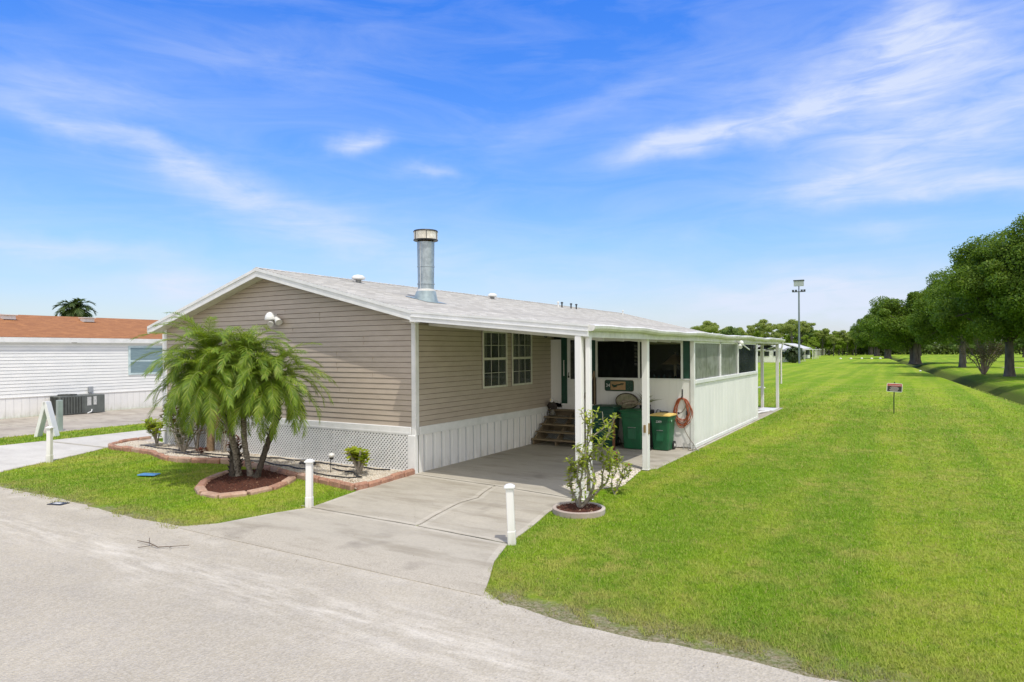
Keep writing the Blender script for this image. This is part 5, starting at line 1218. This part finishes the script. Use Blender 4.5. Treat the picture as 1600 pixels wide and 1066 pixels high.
# second line of trees beyond the field
for i, (x, y) in enumerate(((38,205),(30,245),(48,250),(66,240),(84,252),(16,262),(5,300),(22,310),(60,300),(100,260),(-2,380))):
    tree('F', f'{["dark","rounded","low","broad","dense","small","shaded","leaning","tall","faint","nearer"][i]} tree beyond the field seen between the oak trunks', x, y, i*1.3, .8+.03*(i % 4), 'trees beyond the field', dict(seed=21, H_=12, Rr=6.5, n_leaf=14000, leaf=.32, lobes=30, trunk_r=.4, base_h=.10), farleaf, name='background_tree')
hd = MB()
# treeline at the end of the lawn
rr = random.Random(12)
names = ['open crowned','ragged','slender','feathery','tall','leaning','bushy','pale','loose','narrow','spreading','flat topped']
i = 0
for k_ in range(46):
    az = R(-15.6+ k_*.345+rr.uniform(-.12,.12)); d = rr.uniform(255,345); x, y = d*math.sin(az), d*math.cos(az)
    if az > R(-3.0) and d < 330: d = 400; x, y = d*math.sin(az), d*math.cos(az)
    sc = rr.uniform(.72,1.18)*(d/300)*(1 if k_ < 26 else .82); f_ = (k_/46)
    if -15.2 < math.degrees(az) < -3.2 and rr.random() < .55:
        tree('P', f'{names[k_ % 12]} yellow green pine in the treeline beyond the homes', x, y, rr.uniform(0,6), sc, 'pines in the far treeline', dict(seed=31, H_=15.5, Rr=4.6, n_leaf=9500, leaf=.21, lobes=17, trunk_r=.22, base_h=.40, thin=True), pineleaf, name='pine_tree')
    else:
        tree('G', f'{names[k_ % 12]} rounded green tree in the far treeline', x, y, rr.uniform(0,6), sc*.95, 'rounded trees in the far treeline', dict(seed=41, H_=12.5, Rr=5.6, n_leaf=13000, leaf=.30, lobes=34, trunk_r=.35, base_h=.08), pineleaf if k_ % 3 else greenfar, name='background_tree')
tree('D', 'dark domed tree rising above the white booth', -41, 330, 0, 1.0, None, dict(seed=51, H_=15.5, Rr=6.8, n_leaf=18000, leaf=.28, lobes=34, trunk_r=.4, base_h=.10), farleaf, name='domed_tree')
tree('D', 'dark domed tree behind the distant homes left of the light pole', -48, 215, 2, .72, name='domed_tree')
V = []
for k_ in range(70):
    az = R(-24+ k_*.62); d = 360; V.append(cards(650, (d*math.sin(az), d*math.cos(az), 3.2), (5.5,5.5,4.4), .6, seed=k_+500, shell=.3))
for k_ in range(14):
    V.append(cards(500, (-24+k_*2.6, 455+(k_%3)*4, 2.2), (3.2,3,3.0), .55, seed=k_+900, shell=.3))
tag(npmesh('undergrowth', np.concatenate(V), 4, leafmat('undergrowth', (.10,.15,.04), (.17,.22,.06), None, .3)), 'band of green undergrowth along the foot of the far treeline', 'undergrowth', None, 'stuff')
# cycad-like dark palm beside the light pole
cy = empty('bushy_palm', 'dark short bushy palm just left of the light pole base', 'palm tree', (-20.0,148.0,0))
s = MB(); s.tube([(-20,148,0),(-20,148,1.9)], [.45,.4], 10); obj('trunk', s, bark_dark, cy)
lf = MB(); rl = MB(); rr = random.Random(3)
for k_ in range(44): frond(rl, lf, Vector((-20,148,2.1)), k_*2.4, R(80-k_*2.3), 2.3*rr.uniform(.8,1.1), R(80), nl=18, lw=.08, ll=.8, seed=k_+40)
cwn = obj('crown', lf, leafmat('dark_cycad', (.035,.06,.015), (.06,.09,.02), None, .15), cy); obj('frond_stems', rl, rachis, cwn)
for (x, y, h_, lb) in ((-27.5,232,3.4,'low bright green palm clump by the far homes'),(-30.5,250,4.2,'second bright palm clump further along the far homes')):
    cp = empty('palm_clump', lb, 'palm tree', (x,y,0)); lf = MB(); rl = MB(); rr = random.Random(int(y))
    for k_ in range(36): frond(rl, lf, Vector((x,y,h_*.6)), k_*2.4, R(80-k_*2.5), 3.3*rr.uniform(.8,1.1), R(75), nl=14, lw=.12, ll=.9, seed=k_)
    cwn = obj('crown', lf, greenfar, cp); obj('frond_stems', rl, rachis, cwn); s = MB(); s.tube([(x,y,0),(x,y,h_*.6)], .25, 8); obj('trunk', s, bark_dark, cp)
# vase shaped small tree on the bank
cm_ = empty('crape_myrtle', 'small vase shaped shrub with sparse reddish leaves on the far ditch bank', 'small tree', (7.3,88.0,0))
s = MB(); lv = []; rr = random.Random(8)
for k_ in range(26):
    a = rr.uniform(0,6.28); sp = rr.uniform(.5,2.9); h_ = rr.uniform(2.6,4.6)-sp*.15; q = [Vector((7.3+math.cos(a)*.12,88+math.sin(a)*.12,0)), Vector((7.3+math.cos(a)*sp*.35,88+math.sin(a)*sp*.35,h_*.45)), Vector((7.3+math.cos(a)*sp,88+math.sin(a)*sp,h_))]
    s.tube(q, [.06,.035,.012], 5)
    for u in (.45,.6,.7,.8,.9,1):
        c = q[1].lerp(q[2], (u-.4)/.6); lv.append(cards(20, tuple(c), (.32,.32,.28), .075, seed=k_*9+int(u*10)))
obj('stems', s, M('pinkish_stem', (.36,.27,.20), (.25,.18,.14), 3, .8), cm_, smooth=True)
o = npmesh('leaves', np.concatenate(lv)-np.array([7.3,88,0]), 4, leafmat('russet_leaves', (.20,.12,.06), (.14,.15,.05), (.3,.2,.14), .3), cm_)

# ------------------------------------------------------------------ camera
f_px = 1030.; yaw = math.atan(615/1030.); roll = R(.35)
fw = Vector((-math.sin(yaw), math.cos(yaw), 0)); rt = Vector((math.cos(yaw), math.sin(yaw), 0)); up = Vector((0,0,1))
cr_, sr_ = math.cos(roll), math.sin(roll)
rx = rt*cr_-up*sr_; ux = rt*sr_+up*cr_
cam = bpy.data.cameras.new('camera'); co_ = bpy.data.objects.new('camera', cam); COL.objects.link(co_)
co_.matrix_world = Matrix(((rx.x,ux.x,-fw.x,0),(rx.y,ux.y,-fw.y,0),(rx.z,ux.z,-fw.z,2.85),(0,0,0,1)))
cam.sensor_fit = 'HORIZONTAL'; cam.sensor_width = 36; cam.lens = 36*f_px/1600; cam.shift_y = 15.5/1600; cam.clip_end = 9000; cam.clip_start = .1
scene.camera = co_

# ------------------------------------------------------------------ light
sd = Vector((.37,-.27,1.0)).normalized(); elev = math.asin(sd.z); azim = math.atan2(sd.x, sd.y)
sun = bpy.data.lights.new('sun', 'SUN'); sun.energy = SUN = 3.15; sun.angle = R(.55); sun.color = (1,.95,.86)
so_ = bpy.data.objects.new('sun', sun); COL.objects.link(so_); so_.rotation_euler = sd.to_track_quat('Z', 'Y').to_euler(); so_.location = (10,-10,40)
wd = bpy.data.worlds.new('World'); scene.world = wd; wd.use_nodes = True; t = wd.node_tree; t.nodes.clear()
out = t.nodes.new('ShaderNodeOutputWorld'); bg = t.nodes.new('ShaderNodeBackground'); t.links.new(bg.outputs[0], out.inputs[0])
sk = N(t, 'ShaderNodeTexSky', sky_type='NISHITA'); sk.sun_disc = False; sk.sun_elevation = elev; sk.sun_rotation = azim % (2*math.pi); sk.air_density = 1.0; sk.dust_density = .6; sk.ozone_density = 2.0
bg.inputs[1].default_value = .12
tc = N(t, 'ShaderNodeTexCoord'); D = tc.outputs['Generated']
sp = N(t, 'ShaderNodeSeparateXYZ'); t.links.new(D, sp.inputs[0])
az_n = math_(t, 'ARCTAN2', sp.outputs['X'], sp.outputs['Y']); el_n = math_(t, 'ARCSINE', sp.outputs['Z'])
az_d = math_(t, 'MULTIPLY', az_n, 180/math.pi); el_d = math_(t, 'MULTIPLY', el_n, 180/math.pi)
# tint of the clear air by height above the horizon
rp = N(t, 'ShaderNodeValToRGB'); cr2 = rp.color_ramp; elv = math_(t, 'DIVIDE', el_d, 60, True); t.links.new(elv, rp.inputs[0])
SKY = [(0,(1.05,1.05,1.2)),(.06,(1.1,1.12,1.28)),(.15,(1.0,1.26,1.56)),(.28,(.72,1.22,1.98)),(.48,(.38,1.08,2.3)),(1,(.5,1.1,2.1))]
cr2.elements[0].position = 0; cr2.elements[0].color = (*SKY[0][1],1); cr2.elements[1].position = 1; cr2.elements[1].color = (*SKY[-1][1],1)
for pos, c in SKY[1:-1]: e = cr2.elements.new(pos); e.color = (*c,1)
air = mix(t, 1, sk.outputs[0], rp.outputs[0], 'MULTIPLY')
# cirrus: wisps placed by direction, broken up by stretched noise
cv = N(t, 'ShaderNodeCombineXYZ'); t.links.new(az_d, cv.inputs[0]); t.links.new(el_d, cv.inputs[1])
def streak(az0, el0, ang, la, lb, amp):
    a = R(ang); dx = math_(t, 'SUBTRACT', az_w, az0); dy = math_(t, 'SUBTRACT', el_w, el0)
    u = math_(t, 'ADD', math_(t, 'MULTIPLY', dx, math.cos(a)/la), math_(t, 'MULTIPLY', dy, math.sin(a)/la))
    v_ = math_(t, 'ADD', math_(t, 'MULTIPLY', dx, -math.sin(a)/lb), math_(t, 'MULTIPLY', dy, math.cos(a)/lb))
    r2 = math_(t, 'ADD', math_(t, 'MULTIPLY', u, u), math_(t, 'MULTIPLY', v_, v_))
    return math_(t, 'MULTIPLY', math_(t, 'POWER', 2.718, math_(t, 'MULTIPLY', r2, -1)), amp)
wn_ = N(t, 'ShaderNodeTexNoise', Scale=.11, Detail=5, Roughness=.55); t.links.new(cv.outputs[0], wn_.inputs['Vector'])
ws = N(t, 'ShaderNodeSeparateColor'); t.links.new(wn_.outputs['Color'], ws.inputs[0])
az_w = math_(t, 'ADD', az_d, math_(t, 'MULTIPLY', math_(t, 'SUBTRACT', ws.outputs[0], .5), 8)); el_w = math_(t, 'ADD', el_d, math_(t, 'MULTIPLY', math_(t, 'SUBTRACT', ws.outputs[1], .5), 4.2))
ST = [(-62,15.2,-13,11,1.1,.62),(-52,11.8,-16,10,1.8,.52),(-42,9,-12,12,2.6,.34),(-66,7.4,-2,8,.8,.75),(-65,18.3,-4,7,1.6,.35),(-43.5,17.6,5,2.2,.75,.80),(-38.8,15.0,0,2.0,.55,.62),
      (-17,17.0,14,4.5,1.2,.80),(-10,17.8,6,6.5,1.5,.72),(-3,19.3,22,6,2.8,.62),(3,15.2,10,9,2.9,.80),(4,11.4,0,8,1.0,.85),(-4,12.8,6,6.5,1.3,.62),(1,22.5,65,6,3.0,.6),(6,20,0,5,3,.5),(-8,21,10,10,3,.28),(-1.5,8.7,0,3,.5,.42),
      (-9,3.9,4,9,2.0,1.0),(-24,6,-3,11,2.0,.35),(-57,5.0,2,5.5,1.3,.85),(-45,4,0,12,2.0,.3),(2,3,0,10,2.6,.9),(-25,20,18,9,1.2,.22),(-55,22,10,10,2.5,.22)]
tot = None
for s_ in ST:
    x = streak(*s_); tot = x if tot is None else math_(t, 'ADD', tot, x)
mp = N(t, 'ShaderNodeMapping'); mp.inputs['Scale'].default_value = (.16,.75,1); mp.inputs['Rotation'].default_value = (0,0,R(-7)); t.links.new(cv.outputs[0], mp.inputs[0])
fib = noise(t, mp.outputs[0], 1.0, 7, .6, lo=.30, hi=.68, dist=.6)
dens = math_(t, 'MULTIPLY', tot, math_(t, 'ADD', math_(t, 'MULTIPLY', fib, .72), .34), True)
bgf = noise(t, mp.outputs[0], .42, 8, .62, lo=.40, hi=.78, dist=.8)
dens = math_(t, 'ADD', dens, math_(t, 'MULTIPLY', bgf, .24), True)
fin = mix(t, math_(t, 'MULTIPLY', dens, .86), air, (6.3,6.9,8.3))
# added bright broken cloud out of view overhead, south and east; fills shaded walls
cs = math_(t, 'ADD', math_(t, 'MULTIPLY', sp.outputs['Y'], -.8), math_(t, 'MULTIPLY', sp.outputs['Z'], .9))
cs = math_(t, 'ADD', cs, math_(t, 'MULTIPLY', sp.outputs['X'], .75))
cs = math_(t, 'MULTIPLY', math_(t, 'SUBTRACT', cs, .28), 2.2, True)
cn = noise(t, D, 2.4, 6, .6, lo=.30, hi=.55)
fin = mix(t, math_(t, 'MULTIPLY', cs, cn), fin, (11.5,10.9,10.1))
t.links.new(fin, bg.inputs[0])
scene.view_settings.view_transform = 'Standard'; scene.view_settings.look = 'None'; scene.view_settings.exposure = 0
scene.cycles.max_bounces = 6; scene.cycles.transparent_max_bounces = 12
scene.render.engine = 'CYCLES'
